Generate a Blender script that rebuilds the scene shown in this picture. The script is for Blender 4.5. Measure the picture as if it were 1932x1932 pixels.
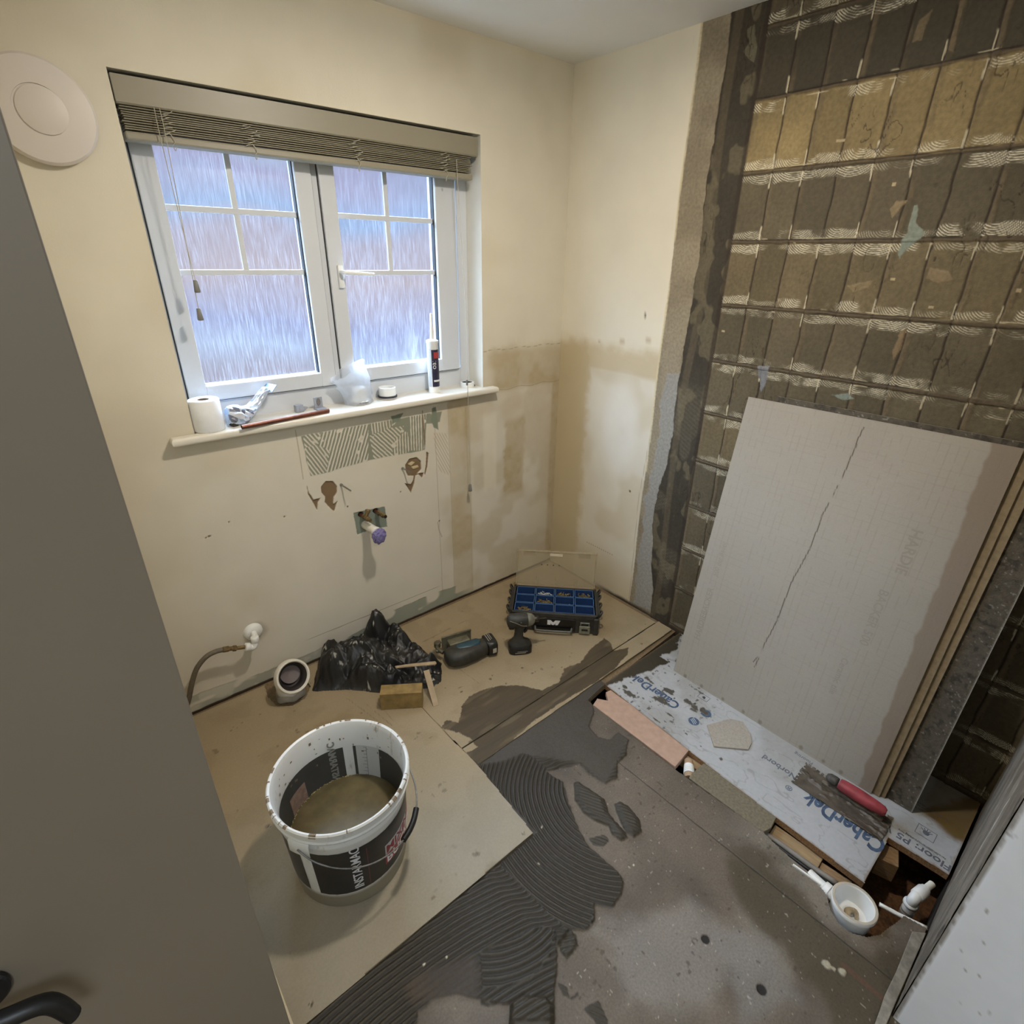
import bpy, bmesh, math, random
import numpy as np
from mathutils import Vector, Matrix, Euler

# ------------------------------------------------------------------ scene, camera, light
for _o in list(bpy.data.objects): bpy.data.objects.remove(_o)
S = bpy.context.scene
COL = S.collection
random.seed(4)

CR = np.array([[0.76530943, -0.64353107, 0.01300907],
               [-0.26330889, -0.33145066, -0.90598504],
               [0.58734139, 0.68993349, -0.42310976]])
CF = 1022.59576
CC = np.array([-2.04122569, -2.03286141, 1.65409976])
_u, _s, _v = np.linalg.svd(CR); CR = _u @ _v

cam = bpy.data.cameras.new('camera')
cam.sensor_width = 36; cam.lens = CF / 1932 * 36; cam.clip_start = 0.02
cam_o = bpy.data.objects.new('camera', cam); COL.objects.link(cam_o)
_m = Matrix(((CR[0][0], -CR[1][0], -CR[2][0], CC[0]),
             (CR[0][1], -CR[1][1], -CR[2][1], CC[1]),
             (CR[0][2], -CR[1][2], -CR[2][2], CC[2]), (0, 0, 0, 1)))
cam_o.matrix_world = _m
S.camera = cam_o

S.view_settings.view_transform = 'Standard'; S.view_settings.look = 'None'
S.view_settings.gamma = 1; S.view_settings.use_curve_mapping = False
S.view_settings.exposure = 0.38

def srgb(r, g=None, b=None):
    if g is None: r, g, b = r
    f = lambda c: (c / 255 / 12.92) if c / 255 <= 0.04045 else ((c / 255 + 0.055) / 1.055) ** 2.4
    return (f(r), f(g), f(b), 1.0)

# world: an overcast morning, soft bands of sky, brick houses and garden
W = bpy.data.worlds.new('outside'); S.world = W; W.use_nodes = True
nt = W.node_tree; nt.nodes.clear()
def wn(t): return nt.nodes.new(t)
tc = wn('ShaderNodeTexCoord'); sep = wn('ShaderNodeSeparateXYZ'); nt.links.new(tc.outputs['Generated'], sep.inputs[0])
mp = wn('ShaderNodeMapping'); mp.inputs['Scale'].default_value = (2.2, 2.2, 5.5); nt.links.new(tc.outputs['Generated'], mp.inputs[0])
nz = wn('ShaderNodeTexNoise'); nz.inputs['Scale'].default_value = 1.3; nz.inputs['Detail'].default_value = 1.5; nt.links.new(mp.outputs[0], nz.inputs[0])
ma = wn('ShaderNodeMath'); ma.operation = 'MULTIPLY_ADD'; nt.links.new(nz.outputs[0], ma.inputs[0]); ma.inputs[1].default_value = 0.16; ma.inputs[2].default_value = -0.08
mb = wn('ShaderNodeMath'); mb.operation = 'ADD'; nt.links.new(sep.outputs[2], mb.inputs[0]); nt.links.new(ma.outputs[0], mb.inputs[1])
mr = wn('ShaderNodeMapRange'); nt.links.new(mb.outputs[0], mr.inputs[0]); mr.inputs[1].default_value = -0.42; mr.inputs[2].default_value = 0.40
cr = wn('ShaderNodeValToRGB'); nt.links.new(mr.outputs[0], cr.inputs[0])
stops = [(0.0, (105, 100, 110)), (0.27, (182, 152, 138)), (0.33, (204, 216, 244)), (0.40, (176, 172, 212)), (0.48, (222, 190, 176)),
         (0.545, (208, 186, 190)), (0.59, (172, 200, 242)), (0.65, (198, 186, 218)), (0.72, (214, 236, 255)), (1.0, (196, 224, 255))]
el = cr.color_ramp.elements
while len(el) < len(stops): el.new(0.5)
for e, (p, c) in zip(el, stops): e.position = p; e.color = srgb(c)
bg = wn('ShaderNodeBackground'); nt.links.new(cr.outputs[0], bg.inputs[0])
# the overcast sky overhead is far brighter than the houses and garden at eye level
up = wn('ShaderNodeMapRange'); nt.links.new(sep.outputs[2], up.inputs[0]); up.interpolation_type = 'SMOOTHSTEP'
up.inputs[1].default_value = 0.16; up.inputs[2].default_value = 0.42; up.inputs[3].default_value = 0.45; up.inputs[4].default_value = 24.0; nt.links.new(up.outputs[0], bg.inputs[1])
wo = wn('ShaderNodeOutputWorld'); nt.links.new(bg.outputs[0], wo.inputs[0])

def light(name, kind, loc, power, color, size=0.1, rot=(0, 0, 0), sy=None, spread=None):
    l = bpy.data.lights.new(name, kind); l.energy = power; l.color = color
    if kind == 'AREA':
        l.size = size
        if sy: l.shape = 'RECTANGLE'; l.size_y = sy
        else: l.shape = 'DISK'
        if spread: l.spread = spread
    else: l.shadow_soft_size = size
    o = bpy.data.objects.new(name, l); o.location = loc; o.rotation_euler = rot; COL.objects.link(o); return o
# the bathroom's own ceiling lamp (out of frame, over the basin side) and an unseen cool fill added behind the camera
light('bathroom_ceiling_light', 'AREA', (-1.05, -1.06, 2.34), 14.0, (1.0, 0.91, 0.79), 0.12)
light('bathroom_ceiling_light_globe', 'POINT', (-1.05, -1.06, 2.30), 5.5, (1.0, 0.91, 0.79), 0.06)
light('landing_fill', 'AREA', (-2.3, -3.0, 2.37), 18.0, (0.74, 0.85, 1.0), 0.6)
# ------------------------------------------------------------------ helpers
def U(u, v, ax, val):
    """point of the plane (axis ax = val) seen at pixel (u, v) of the 1932 px photograph"""
    d = CR.T @ np.array([(u - 966) / CF, (v - 966) / CF, 1.0])
    t = (val - CC[ax]) / d[ax]
    return CC + t * d
def UF(pts, z=0.0): return np.array([U(u, v, 2, z)[:2] for u, v in pts])
def UW(pts): return np.array([U(u, v, 1, 0)[[0, 2]] for u, v in pts])
def UR(pts): return np.array([U(u, v, 0, 0)[[1, 2]] for u, v in pts])

MATS = {}
def mat(name, color, rough=0.6, metal=0.0, noise=0.0, nscale=20, bump=0.0, bscale=60, vcol=False, spec=0.5,
        stretch=None, trans=0.0, alpha=None, coat=0.0, detail=4, sss=0.0):
    if name in MATS: return MATS[name]
    m = bpy.data.materials.new(name); m.use_nodes = True; t = m.node_tree
    b = t.nodes['Principled BSDF']
    b.inputs['Roughness'].default_value = rough; b.inputs['Metallic'].default_value = metal
    b.inputs['Specular IOR Level'].default_value = spec
    b.inputs['Transmission Weight'].default_value = trans
    b.inputs['Coat Weight'].default_value = coat
    if alpha is not None: b.inputs['Alpha'].default_value = alpha
    co = t.nodes.new('ShaderNodeTexCoord'); mp = t.nodes.new('ShaderNodeMapping'); t.links.new(co.outputs['Object'], mp.inputs[0])
    if stretch: mp.inputs['Scale'].default_value = stretch
    if vcol:
        a = t.nodes.new('ShaderNodeVertexColor'); a.layer_name = 'Col'; src = a.outputs[0]
    else:
        a = t.nodes.new('ShaderNodeRGB'); a.outputs[0].default_value = color; src = a.outputs[0]
    n = t.nodes.new('ShaderNodeTexNoise'); n.inputs['Scale'].default_value = nscale; n.inputs['Detail'].default_value = detail
    t.links.new(mp.outputs[0], n.inputs[0])
    r = t.nodes.new('ShaderNodeMapRange'); t.links.new(n.outputs[0], r.inputs[0]); r.inputs[1].default_value = 0.3; r.inputs[2].default_value = 0.7
    r.inputs[3].default_value = 1 - noise; r.inputs[4].default_value = 1 + noise
    mx = t.nodes.new('ShaderNodeVectorMath'); mx.operation = 'SCALE'; t.links.new(src, mx.inputs[0]); t.links.new(r.outputs[0], mx.inputs['Scale'])
    t.links.new(mx.outputs[0], b.inputs['Base Color'])
    if bump:
        n2 = t.nodes.new('ShaderNodeTexNoise'); n2.inputs['Scale'].default_value = bscale; n2.inputs['Detail'].default_value = 5
        t.links.new(mp.outputs[0], n2.inputs[0])
        bp = t.nodes.new('ShaderNodeBump'); bp.inputs['Strength'].default_value = bump; bp.inputs['Distance'].default_value = 0.002
        t.links.new(n2.outputs[0], bp.inputs['Height']); t.links.new(bp.outputs[0], b.inputs['Normal'])
    MATS[name] = m; return m

def tag(o, label=None, cat=None, group=None, kind=None):
    if label: o['label'] = label
    if cat: o['category'] = cat
    if group: o['group'] = group
    if kind: o['kind'] = kind
    return o
def thing(name, label, cat, loc=(0, 0, 0), rz=0.0, group=None):
    o = bpy.data.objects.new(name, None); COL.objects.link(o); o.empty_display_size = 0.05
    o.location = loc; o.rotation_euler = (0, 0, rz)
    return tag(o, label, cat, group)
def link_mesh(name, me, m=None, parent=None, loc=None, smooth=False):
    o = bpy.data.objects.new(name, me); COL.objects.link(o)
    if m:
        for q in (m if isinstance(m, (list, tuple)) else [m]): me.materials.append(q)
    if parent: o.parent = parent
    if loc is not None: o.location = loc
    if smooth: me.polygons.foreach_set('use_smooth', [True] * len(me.polygons))
    return o
def obj(name, bm, m=None, parent=None, loc=None, smooth=False, sharp=None):
    me = bpy.data.meshes.new(name)
    bmesh.ops.recalc_face_normals(bm, faces=bm.faces)
    bm.to_mesh(me); bm.free()
    o = link_mesh(name, me, m, parent, loc, smooth)
    if smooth and sharp is not None: me.set_sharp_from_angle(angle=math.radians(sharp))
    return o
def NB(): return bmesh.new()
def T(x=0, y=0, z=0, rx=0, ry=0, rz=0, s=None):
    M = Matrix.Translation((x, y, z)) @ Euler((rx, ry, rz)).to_matrix().to_4x4()
    if s is not None: M = M @ Matrix.Diagonal((s[0], s[1], s[2], 1))
    return M
I4 = Matrix.Identity(4)
def merge(bm, tmp, M, mi=0):
    me = bpy.data.meshes.new('t'); tmp.to_mesh(me); tmp.free()
    me.transform(M)
    n0 = len(bm.faces); bm.from_mesh(me); bpy.data.meshes.remove(me)
    bm.faces.ensure_lookup_table()
    for f in bm.faces[n0:]: f.material_index = mi
def box(bm, lo, hi, M=I4, bev=0.0, mi=0, seg=2):
    t = bmesh.new(); bmesh.ops.create_cube(t, size=1)
    c = [(a + b) / 2 for a, b in zip(lo, hi)]; s = [abs(b - a) for a, b in zip(lo, hi)]
    for v in t.verts: v.co = Vector((v.co.x * s[0] + c[0], v.co.y * s[1] + c[1], v.co.z * s[2] + c[2]))
    if bev: bmesh.ops.bevel(t, geom=t.edges[:], offset=min(bev, min(s) * 0.45), segments=seg, affect='EDGES', profile=0.5)
    merge(bm, t, M, mi)
def prism(bm, pts, z0, z1, M=I4, bev=0.0, mi=0, seg=2, subdiv=0):
    t = bmesh.new()
    vs = [t.verts.new((p[0], p[1], z0)) for p in pts]
    f = t.faces.new(vs)
    r = bmesh.ops.extrude_face_region(t, geom=[f])
    for v in [g for g in r['geom'] if isinstance(g, bmesh.types.BMVert)]: v.co.z = z1
    bmesh.ops.recalc_face_normals(t, faces=t.faces)
    if bev:
        bmesh.ops.bevel(t, geom=[e for e in t.edges if abs(e.verts[0].co.z - e.verts[1].co.z) < 1e-7], offset=bev, segments=seg, affect='EDGES', profile=0.5)
    merge(bm, t, M, mi)
def lathe(bm, prof, n=32, M=I4, mi=0, cap=True, a0=0.0, a1=2 * math.pi):
    t = bmesh.new(); full = abs(a1 - a0 - 2 * math.pi) < 1e-6
    k = n if full else n + 1
    rings = []
    for r, z in prof:
        rings.append([t.verts.new((r * math.cos(a0 + (a1 - a0) * i / n), r * math.sin(a0 + (a1 - a0) * i / n), z)) for i in range(k)])
    for A, B in zip(rings, rings[1:]):
        for i in range(n if full else n):
            j = (i + 1) % k
            t.faces.new((A[i], A[j], B[j], B[i]))
    if cap and full:
        if prof[0][0] > 1e-6: t.faces.new(rings[0][::-1])
        if prof[-1][0] > 1e-6: t.faces.new(rings[-1])
    bmesh.ops.remove_doubles(t, verts=t.verts, dist=1e-6)
    merge(bm, t, M, mi)
def cyl(bm, p0, p1, r, n=20, r2=None, mi=0, bev=0.0):
    p0 = Vector(p0); p1 = Vector(p1); d = p1 - p0; L = d.length
    M = Matrix.Translation(p0) @ d.to_track_quat('Z', 'Y').to_matrix().to_4x4()
    r2 = r if r2 is None else r2
    if bev: prof = [(r - bev, 0), (r, bev), (r2, L - bev), (r2 - bev, L)]
    else: prof = [(r, 0), (r2, L)]
    lathe(bm, prof, n, M, mi)
def smooth_path(pts, k=6):
    P_ = [Vector(p) for p in pts]; out = []
    for i in range(len(P_) - 1):
        p0 = P_[max(i - 1, 0)]; p1 = P_[i]; p2 = P_[i + 1]; p3 = P_[min(i + 2, len(P_) - 1)]
        for j in range(k):
            s = j / k
            out.append(0.5 * ((2 * p1) + (p2 - p0) * s + (2 * p0 - 5 * p1 + 4 * p2 - p3) * s * s + (-p0 + 3 * p1 - 3 * p2 + p3) * s ** 3))
    out.append(P_[-1]); return out
def tube(bm, pts, r, n=10, mi=0, k=6, M=I4):
    P_ = smooth_path(pts, k) if k else [Vector(p) for p in pts]
    rr = r if isinstance(r, (list, tuple)) else None
    t = bmesh.new(); rings = []; up = None
    for i, p in enumerate(P_):
        d = (P_[min(i + 1, len(P_) - 1)] - P_[max(i - 1, 0)]).normalized()
        if up is None: up = d.orthogonal().normalized()
        up = (up - d * up.dot(d)).normalized(); q = d.cross(up)
        if rr:
            s = i / (len(P_) - 1) * (len(rr) - 1); a = int(min(s, len(rr) - 2)); ra = rr[a] + (rr[a + 1] - rr[a]) * (s - a)
        else: ra = r
        rings.append([t.verts.new(p + (up * math.cos(2 * math.pi * j / n) + q * math.sin(2 * math.pi * j / n)) * ra) for j in range(n)])
    for A, B in zip(rings, rings[1:]):
        for j in range(n): t.faces.new((A[j], A[(j + 1) % n], B[(j + 1) % n], B[j]))
    t.faces.new(rings[0][::-1]); t.faces.new(rings[-1])
    merge(bm, t, M, mi)
def loft(bm, secs, M=I4, mi=0, caps=True):
    """secs: list of rings (lists of 3-D points, same count)"""
    t = bmesh.new(); R_ = [[t.verts.new(p) for p in s] for s in secs]
    n = len(R_[0])
    for A, B in zip(R_, R_[1:]):
        for j in range(n): t.faces.new((A[j], A[(j + 1) % n], B[(j + 1) % n], B[j]))
    if caps: t.faces.new(R_[0][::-1]); t.faces.new(R_[-1])
    merge(bm, t, M, mi)
def sup(cx, cy, cz, a, b, p=2.6, n=20, axis='x'):
    """super-ellipse ring in the plane normal to axis"""
    out = []
    for i in range(n):
        w = 2 * math.pi * i / n; c, s = math.cos(w), math.sin(w)
        x = a * math.copysign(abs(c) ** (2 / p), c); y = b * math.copysign(abs(s) ** (2 / p), s)
        out.append({'x': (cx, cy + x, cz + y), 'y': (cx + x, cy, cz + y), 'z': (cx + x, cy + y, cz)}[axis])
    return out
def text(name, body, size, M, m, parent=None, ext=0.0004, bold=0.0, spacing=1.0, align='LEFT', fn=None, sx=1.0, shear=0.0):
    cu = bpy.data.curves.new(name, 'FONT'); cu.body = body; cu.size = size; cu.extrude = ext; cu.offset = bold
    cu.space_character = spacing; cu.align_x = align; cu.resolution_u = 3; cu.shear = shear
    to = bpy.data.objects.new(name, cu); COL.objects.link(to); bpy.context.view_layer.update()
    me = bpy.data.meshes.new_from_object(to.evaluated_get(bpy.context.evaluated_depsgraph_get()))
    bpy.data.objects.remove(to)
    if fn: 
        for v in me.vertices: v.co = Vector(fn(v.co.x * sx, v.co.y, v.co.z))
    else: me.transform(M @ Matrix.Diagonal((sx, 1, 1, 1)))
    me.materials.clear()
    return link_mesh(name, me, m, parent)

# ---- numpy noise and polygons
def vnoise(x, y, sc, seed=0):
    rs = np.random.RandomState(seed); tb = rs.rand(256, 256)
    X = np.asarray(x) * sc + 1000.0; Y = np.asarray(y) * sc + 1000.0
    xi = np.floor(X).astype(int); yi = np.floor(Y).astype(int); fx = X - xi; fy = Y - yi
    fx = fx * fx * (3 - 2 * fx); fy = fy * fy * (3 - 2 * fy)
    a = tb[xi & 255, yi & 255]; b = tb[(xi + 1) & 255, yi & 255]; c = tb[xi & 255, (yi + 1) & 255]; d = tb[(xi + 1) & 255, (yi + 1) & 255]
    return (a * (1 - fx) + b * fx) * (1 - fy) + (c * (1 - fx) + d * fx) * fy
def fbm(x, y, sc, seed=0, oct=4):
    s = 0; w = 0; a = 1.0
    for k in range(oct):
        s = s + a * vnoise(x, y, sc * 2 ** k, seed + k * 17); w += a; a *= 0.5
    return s / w
def sdf(x, y, P_):
    """signed distance to polygon, positive inside"""
    P_ = np.asarray(P_, float); d2 = np.full(x.shape, 1e9); ins = np.zeros(x.shape, bool)
    for i in range(len(P_)):
        ax, ay = P_[i]; bx, by = P_[(i + 1) % len(P_)]
        ex, ey = bx - ax, by - ay; L = ex * ex + ey * ey + 1e-12
        t = np.clip(((x - ax) * ex + (y - ay) * ey) / L, 0, 1)
        d2 = np.minimum(d2, (x - ax - t * ex) ** 2 + (y - ay - t * ey) ** 2)
        c = ((ay > y) != (by > y)) & (x < (bx - ax) * (y - ay) / (by - ay + 1e-15) + ax)
        ins ^= c
    d = np.sqrt(d2); return np.where(ins, d, -d)
def sst(a, b, x):
    t = np.clip((x - a) / (b - a + 1e-12), 0, 1); return t * t * (3 - 2 * t)
def mixc(c, col, w):
    return c * (1 - w[..., None]) + np.array(col[:3]) * w[..., None]
def segd(x, y, a, b):
    ex, ey = b[0] - a[0], b[1] - a[1]; t = np.clip(((x - a[0]) * ex + (y - a[1]) * ey) / (ex * ex + ey * ey + 1e-12), 0, 1)
    return np.hypot(x - a[0] - t * ex, y - a[1] - t * ey)

def field(name, s, t, place, hf, cf, m, keep=None, parent=None, smooth=True, edge=None):
    """dense relief: s, t grids (1-D arrays); place(s,t,h)->xyz; hf height, cf colour, keep -> mask of vertices"""
    SS, TT = np.meshgrid(s, t, indexing='ij')
    H = hf(SS, TT) if hf else np.zeros_like(SS)
    Cc = cf(SS, TT, H)
    X = np.stack(place(SS, TT, H), -1).reshape(-1, 3)
    n, k = SS.shape
    idx = np.arange(n * k).reshape(n, k)
    q = np.stack([idx[:-1, :-1], idx[1:, :-1], idx[1:, 1:], idx[:-1, 1:]], -1).reshape(-1, 4)
    if keep is not None:
        av = lambda A: (A[:-1, :-1] + A[1:, :-1] + A[1:, 1:] + A[:-1, 1:]) / 4
        q = q[keep(av(SS), av(TT), av(H)).reshape(-1)]
    used = np.zeros(n * k, bool); used[q] = True
    rem = np.cumsum(used) - 1
    q = rem[q]; X = X[used]; Cv = Cc.reshape(-1, 3)[used]
    me = bpy.data.meshes.new(name)
    me.vertices.add(len(X)); me.vertices.foreach_set('co', X.astype(np.float32).ravel())
    me.loops.add(q.size); me.loops.foreach_set('vertex_index', q.astype(np.int32).ravel())
    me.polygons.add(len(q)); me.polygons.foreach_set('loop_start', (np.arange(len(q)) * 4).astype(np.int32))
    me.update(calc_edges=True)
    ca = me.color_attributes.new('Col', 'FLOAT_COLOR', 'POINT')
    ca.data.foreach_set('color', np.concatenate([np.clip(Cv, 0, 1), np.ones((len(Cv), 1))], 1).astype(np.float32).ravel())
    if smooth: me.polygons.foreach_set('use_smooth', [True] * len(q))
    return link_mesh(name, me, m, parent)

L3 = lambda *c: np.array(srgb(*c)[:3])

# ------------------------------------------------------------------ materials
M_paint = mat('wall_paint', None, 0.75, vcol=True, noise=0.03, nscale=6, bump=0.12, bscale=180)
M_ceil = mat('ceiling_paint', srgb(232, 231, 226), 0.8, noise=0.02, nscale=4)
M_cream = mat('cream_paint', srgb(214, 203, 176), 0.75, noise=0.03, nscale=5)
M_adh = mat('tile_adhesive', None, 0.8, vcol=True, noise=0.16, nscale=90, bump=0.5, bscale=300)
M_grout = mat('wet_thinset', None, 0.42, vcol=True, noise=0.12, nscale=120, bump=0.35, bscale=400)
M_chip = mat('chipboard', None, 0.7, vcol=True, noise=0.14, nscale=260, bump=0.25, bscale=300)
M_board = mat('cement_board', None, 0.75, vcol=True, noise=0.05, nscale=150, bump=0.15, bscale=300)
M_upvc = mat('white_upvc', srgb(208, 212, 217), 0.28, noise=0.01)
M_white = mat('white_plastic', srgb(228, 228, 224), 0.35, noise=0.02)
M_offw = mat('aged_white_plastic', srgb(222, 218, 206), 0.4, noise=0.06, nscale=30)
M_gasket = mat('dark_gasket', srgb(38, 42, 50), 0.6)
M_black = mat('black_plastic', srgb(24, 24, 25), 0.45, noise=0.2, nscale=60, bump=0.1)
M_dark = mat('dark_void', srgb(30, 24, 18), 0.95, noise=0.3, nscale=15)
M_sill = mat('sill_paint', srgb(222, 217, 204), 0.3, noise=0.02)
M_blind = mat('blind_slats', srgb(146, 140, 122), 0.42, noise=0.04, nscale=8, stretch=(0.3, 1, 1))
M_wood = mat('raw_timber', srgb(150, 126, 92), 0.75, noise=0.22, nscale=24, stretch=(6, 0.6, 6), bump=0.3, bscale=90)
M_brass = mat('tarnished_brass', srgb(126, 108, 76), 0.4, metal=0.75, noise=0.35, nscale=60, bump=0.3)
M_steel = mat('worn_steel', srgb(150, 150, 146), 0.35, metal=0.9, noise=0.3, nscale=50)

# ------------------------------------------------------------------ the room shell
WX0, WX1, WZ0, WZ1 = -1.717, -0.500, 1.095, 2.093
def seg_arr(*a):
    out = []
    for lo, hi, st in a:
        n = max(1, int(round((hi - lo) / st))); out += list(lo + (hi - lo) * np.arange(n) / n)
    return np.array(out + [a[-1][1]])

cream = L3(220, 213, 194); lower = L3(210, 203, 187); green = L3(118, 126, 112)
_comb = UW([(566, 822), (690, 800), (835, 775), (830, 800), (805, 800), (803, 850), (700, 868), (640, 885), (622, 892), (585, 900), (575, 860)])
_zones = [  # zone outline (pixels), line direction (pixels), pitch in m
    (UW([(570, 800), (612, 800), (600, 840), (575, 850)]), UW([(583, 806), (602, 826)]), 0.0135),
    (UW([(575, 845), (603, 838), (622, 850), (616, 890), (585, 905)]), UW([(585, 850), (612, 885)]), 0.0130),
    (UW([(612, 790), (695, 780), (695, 872), (616, 892), (622, 850), (600, 840)]), UW([(650, 800), (628, 880)]), 0.0140),
    (UW([(695, 780), (768, 770), (745, 800), (735, 808), (700, 822)]), UW([(702, 790), (706, 820)]), 0.0135),
    (UW([(697, 822), (735, 808), (762, 803), (752, 828), (740, 850), (745, 862), (705, 868)]), UW([(703, 825), (740, 858)]), 0.0140),
    (UW([(745, 828), (768, 812), (775, 850), (742, 868)]), UW([(755, 815), (757, 860)]), 0.0135),
    (UW([(770, 770), (805, 770), (800, 850), (775, 850)]), UW([(778, 780), (780, 850)]), 0.0130)]
_h1 = UW([(606, 918), (615, 908), (628, 908), (636, 918), (636, 930), (630, 938), (629, 952), (637, 945), (631, 965), (624, 960), (613, 948), (614, 938), (607, 930)])
_h1b = UW([(578, 912), (583, 930), (592, 943), (605, 940), (600, 948), (599, 964), (592, 950), (582, 934)])
_h2 = UW([(765, 878), (772, 866), (786, 863), (794, 870), (795, 886), (787, 894), (800, 892), (797, 902), (790, 895), (784, 898), (782, 912), (776, 930), (764, 912), (775, 914), (780, 906), (781, 898), (770, 898), (766, 890)])
_h2b = UW([(805, 852), (809, 856), (807, 880), (803, 896), (801, 894), (804, 876)])
_plate = UW([(667, 968), (726, 956), (731, 994), (718, 996), (697, 998), (690, 1003), (674, 1009)])
def wall_back_rel(X, Z, prep={}):
    n = fbm(X, Z, 30, 3); c = np.zeros(X.shape + (3,)) + cream
    c = mixc(c, lower, sst(1.28, 1.10, Z + 0.02 * (n - 0.5)))
    # faint plaster blotches
    b = sst(0.45, 0.75, fbm(X, Z, 3.0, 8, 3)); c = mixc(c, L3(196, 184, 158), b * 0.45)
    # scrubbed and glue-stained stretch next to the corner
    low = sst(1.30, 1.235, Z + .04 * (n - .5)) * sst(-0.80, -0.70, X)
    band = np.maximum.reduce([sst(-0.06, -0.03, X), sst(1.06, 1.10, Z) * sst(-0.5, -0.4, X), sst(0.03, 0.0, np.abs(X + 0.30 + 0.03 * (n - .5)) - 0.05) * sst(0.95, 0.9, Z) * sst(0.5, 0.55, Z) ,
        sst(0.02, 0, np.abs(X + 0.64) - 0.05) * 0.7])
    mot = sst(0.42, 0.62, fbm(X, Z, 6, 12, 3))
    c = mixc(c, L3(176, 158, 122), low * np.clip(band * 0.75 + mot * 0.45, 0, 1) * (0.6 + 0.4 * n))
    lt = sst(0.02, 0, np.abs(X + 0.46) - 0.03) * sst(0.55, 0.6, Z) * sst(1.0, 0.95, Z)
    c = mixc(c, L3(222, 214, 196), low * lt * 0.6)
    H = np.zeros(X.shape)
    for z0, x0, x1 in ((1.270, -0.5, 0), (1.082, -0.45, 0)):
        w = sst(0.0022, 0.0006, np.abs(Z - z0 - 0.004 * np.sin(X * 40))) * (X > x0); c = mixc(c, L3(150, 134, 104), w * 0.7)
    for x0, w0 in ((-0.775, 0.5), (-0.70, 0.35), (-0.585, .25), (-1.386, 0.6)):
        w = sst(0.0025, 0.0006, np.abs(X - x0 - 0.004 * (fbm(X * 0, Z, 14, 5) - .5))) * (Z < 1.06) * (Z > (0.86 if x0 < -1 else 0.05)); c = mixc(c, L3(128, 112, 86), w * w0)
    # adhesive comb marks under the sill
    S_ = sdf(X, Z, _comb); w_all = np.zeros(X.shape)
    wob = 0.0022 * (fbm(X, Z, 60, 21, 2) - 0.5)
    for P_, D_, p in _zones:
        z = sdf(X, Z, P_); d = D_[1] - D_[0]; d /= np.hypot(*d)
        ph = (-(X * d[1]) + Z * d[0] + wob) / p
        st_ = 0.5 + 0.5 * np.cos(2 * np.pi * ph)
        w_all = np.where(z > 0, st_, w_all)
    gap = sst(0.72, 0.50, w_all) * sst(0.0, 0.004, S_ + 0.006 * (n - 0.5)) * sst(0.24, 0.34, fbm(X, Z, 40, 31, 2) + 0.06)
    c = mixc(c, L3(122, 126, 108), gap * 0.9); H += np.where(S_ > 0, 0.0012 * sst(.3, .7, w_all), 0)
    for q in (UW([(815, 770), (822, 768), (826, 790), (828, 812), (818, 808), (813, 795)]), UW([(738, 786), (760, 780), (754, 795), (740, 800)])):
        w = sst(-0.002, 0.002, sdf(X, Z, q) + 0.01 * (n - .5)); c = mixc(c, L3(124, 132, 114), w)
    w = sst(0.004, 0.0015, segd(X, Z, *UW([(797, 775), (801, 838)])) + 0.004 * (n - .5)); c = mixc(c, L3(128, 104, 76), w)
    st2 = 0.5 + 0.5 * np.cos(2 * np.pi * (X * 1.0 + Z * 0.5) / 0.013)
    w = sst(0, 0.01, sdf(X, Z, UW([(815, 815), (845, 815), (852, 900), (826, 890)]))) * sst(0.6, 0.9, st2); c = mixc(c, L3(160, 134, 108), w * 0.6)
    # tap holes and torn tile bed
    for q in (_h1, _h1b, _h2, _h2b):
        z = sdf(X, Z, q) + 0.0016 * (fbm(X, Z, 160, 41, 2) - 0.5); w = sst(-0.0005, 0.0008, z); c = mixc(c, L3(122, 100, 74), w); H -= w * 0.005
    for q in (UW([(770, 876), (778, 871), (784, 873), (776, 880)]), UW([(776, 881), (789, 878), (791, 882), (780, 886)])):
        w = sst(-0.0005, 0.0008, sdf(X, Z, q)); c = mixc(c, L3(196, 180, 140), w); H += w * 0.003
    z = sdf(X, Z, _plate) + 0.003 * (fbm(X, Z, 90, 43, 2) - 0.5); w = sst(-0.001, 0.001, z); c = mixc(c, L3(122, 132, 120), w); H -= w * 0.002
    for (u, v) in ((681, 971), (709, 964)):
        p = U(u, v, 1, 0); w = sst(0.013, 0.011, np.hypot(X - p[0], Z - p[2])); c = mixc(c, L3(34, 26, 18), w); H -= w * 0.01
    # filler ring below the waste, small holes and scars
    for (u, v, r) in ((395, 1012, .004), (388, 1015, .003), (537, 975, .004), (656, 956, .0035), (756, 928, .003), (829, 983, .004), (432, 985, .003)):
        p = U(u, v, 1, 0); w = sst(r * 1.3, r * 0.7, np.hypot(X - p[0], Z - p[2])); c = mixc(c, L3(96, 74, 52), w); H -= w * 0.003
    p = UW([(826, 985), (828, 1000), (834, 1013)]); w = sst(0.003, 0.001, np.minimum(segd(X, Z, p[0], p[1]), segd(X, Z, p[1], p[2]))); c = mixc(c, L3(150, 134, 112), w * .8)
    # plasterboard edge along the floor: bare green strip
    e1 = 0.045 + 0.03 * fbm(X, Z * 0, 6, 51, 3) + 0.02 * sst(-1.6, -1.9, X) + 0.035 * sst(0.02, 0, np.abs(X + 0.86) - 0.2)
    w = sst(0.002, -0.001, Z - e1 + 0.006 * (fbm(X, Z, 70, 52) - .5)) * np.clip(sst(-0.55, -0.70, X), 0, 1)
    w *= np.clip(sst(0.35, 0.5, fbm(X, Z, 12, 53, 2)) + sst(0.045, 0.03, Z), 0, 1)
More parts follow.
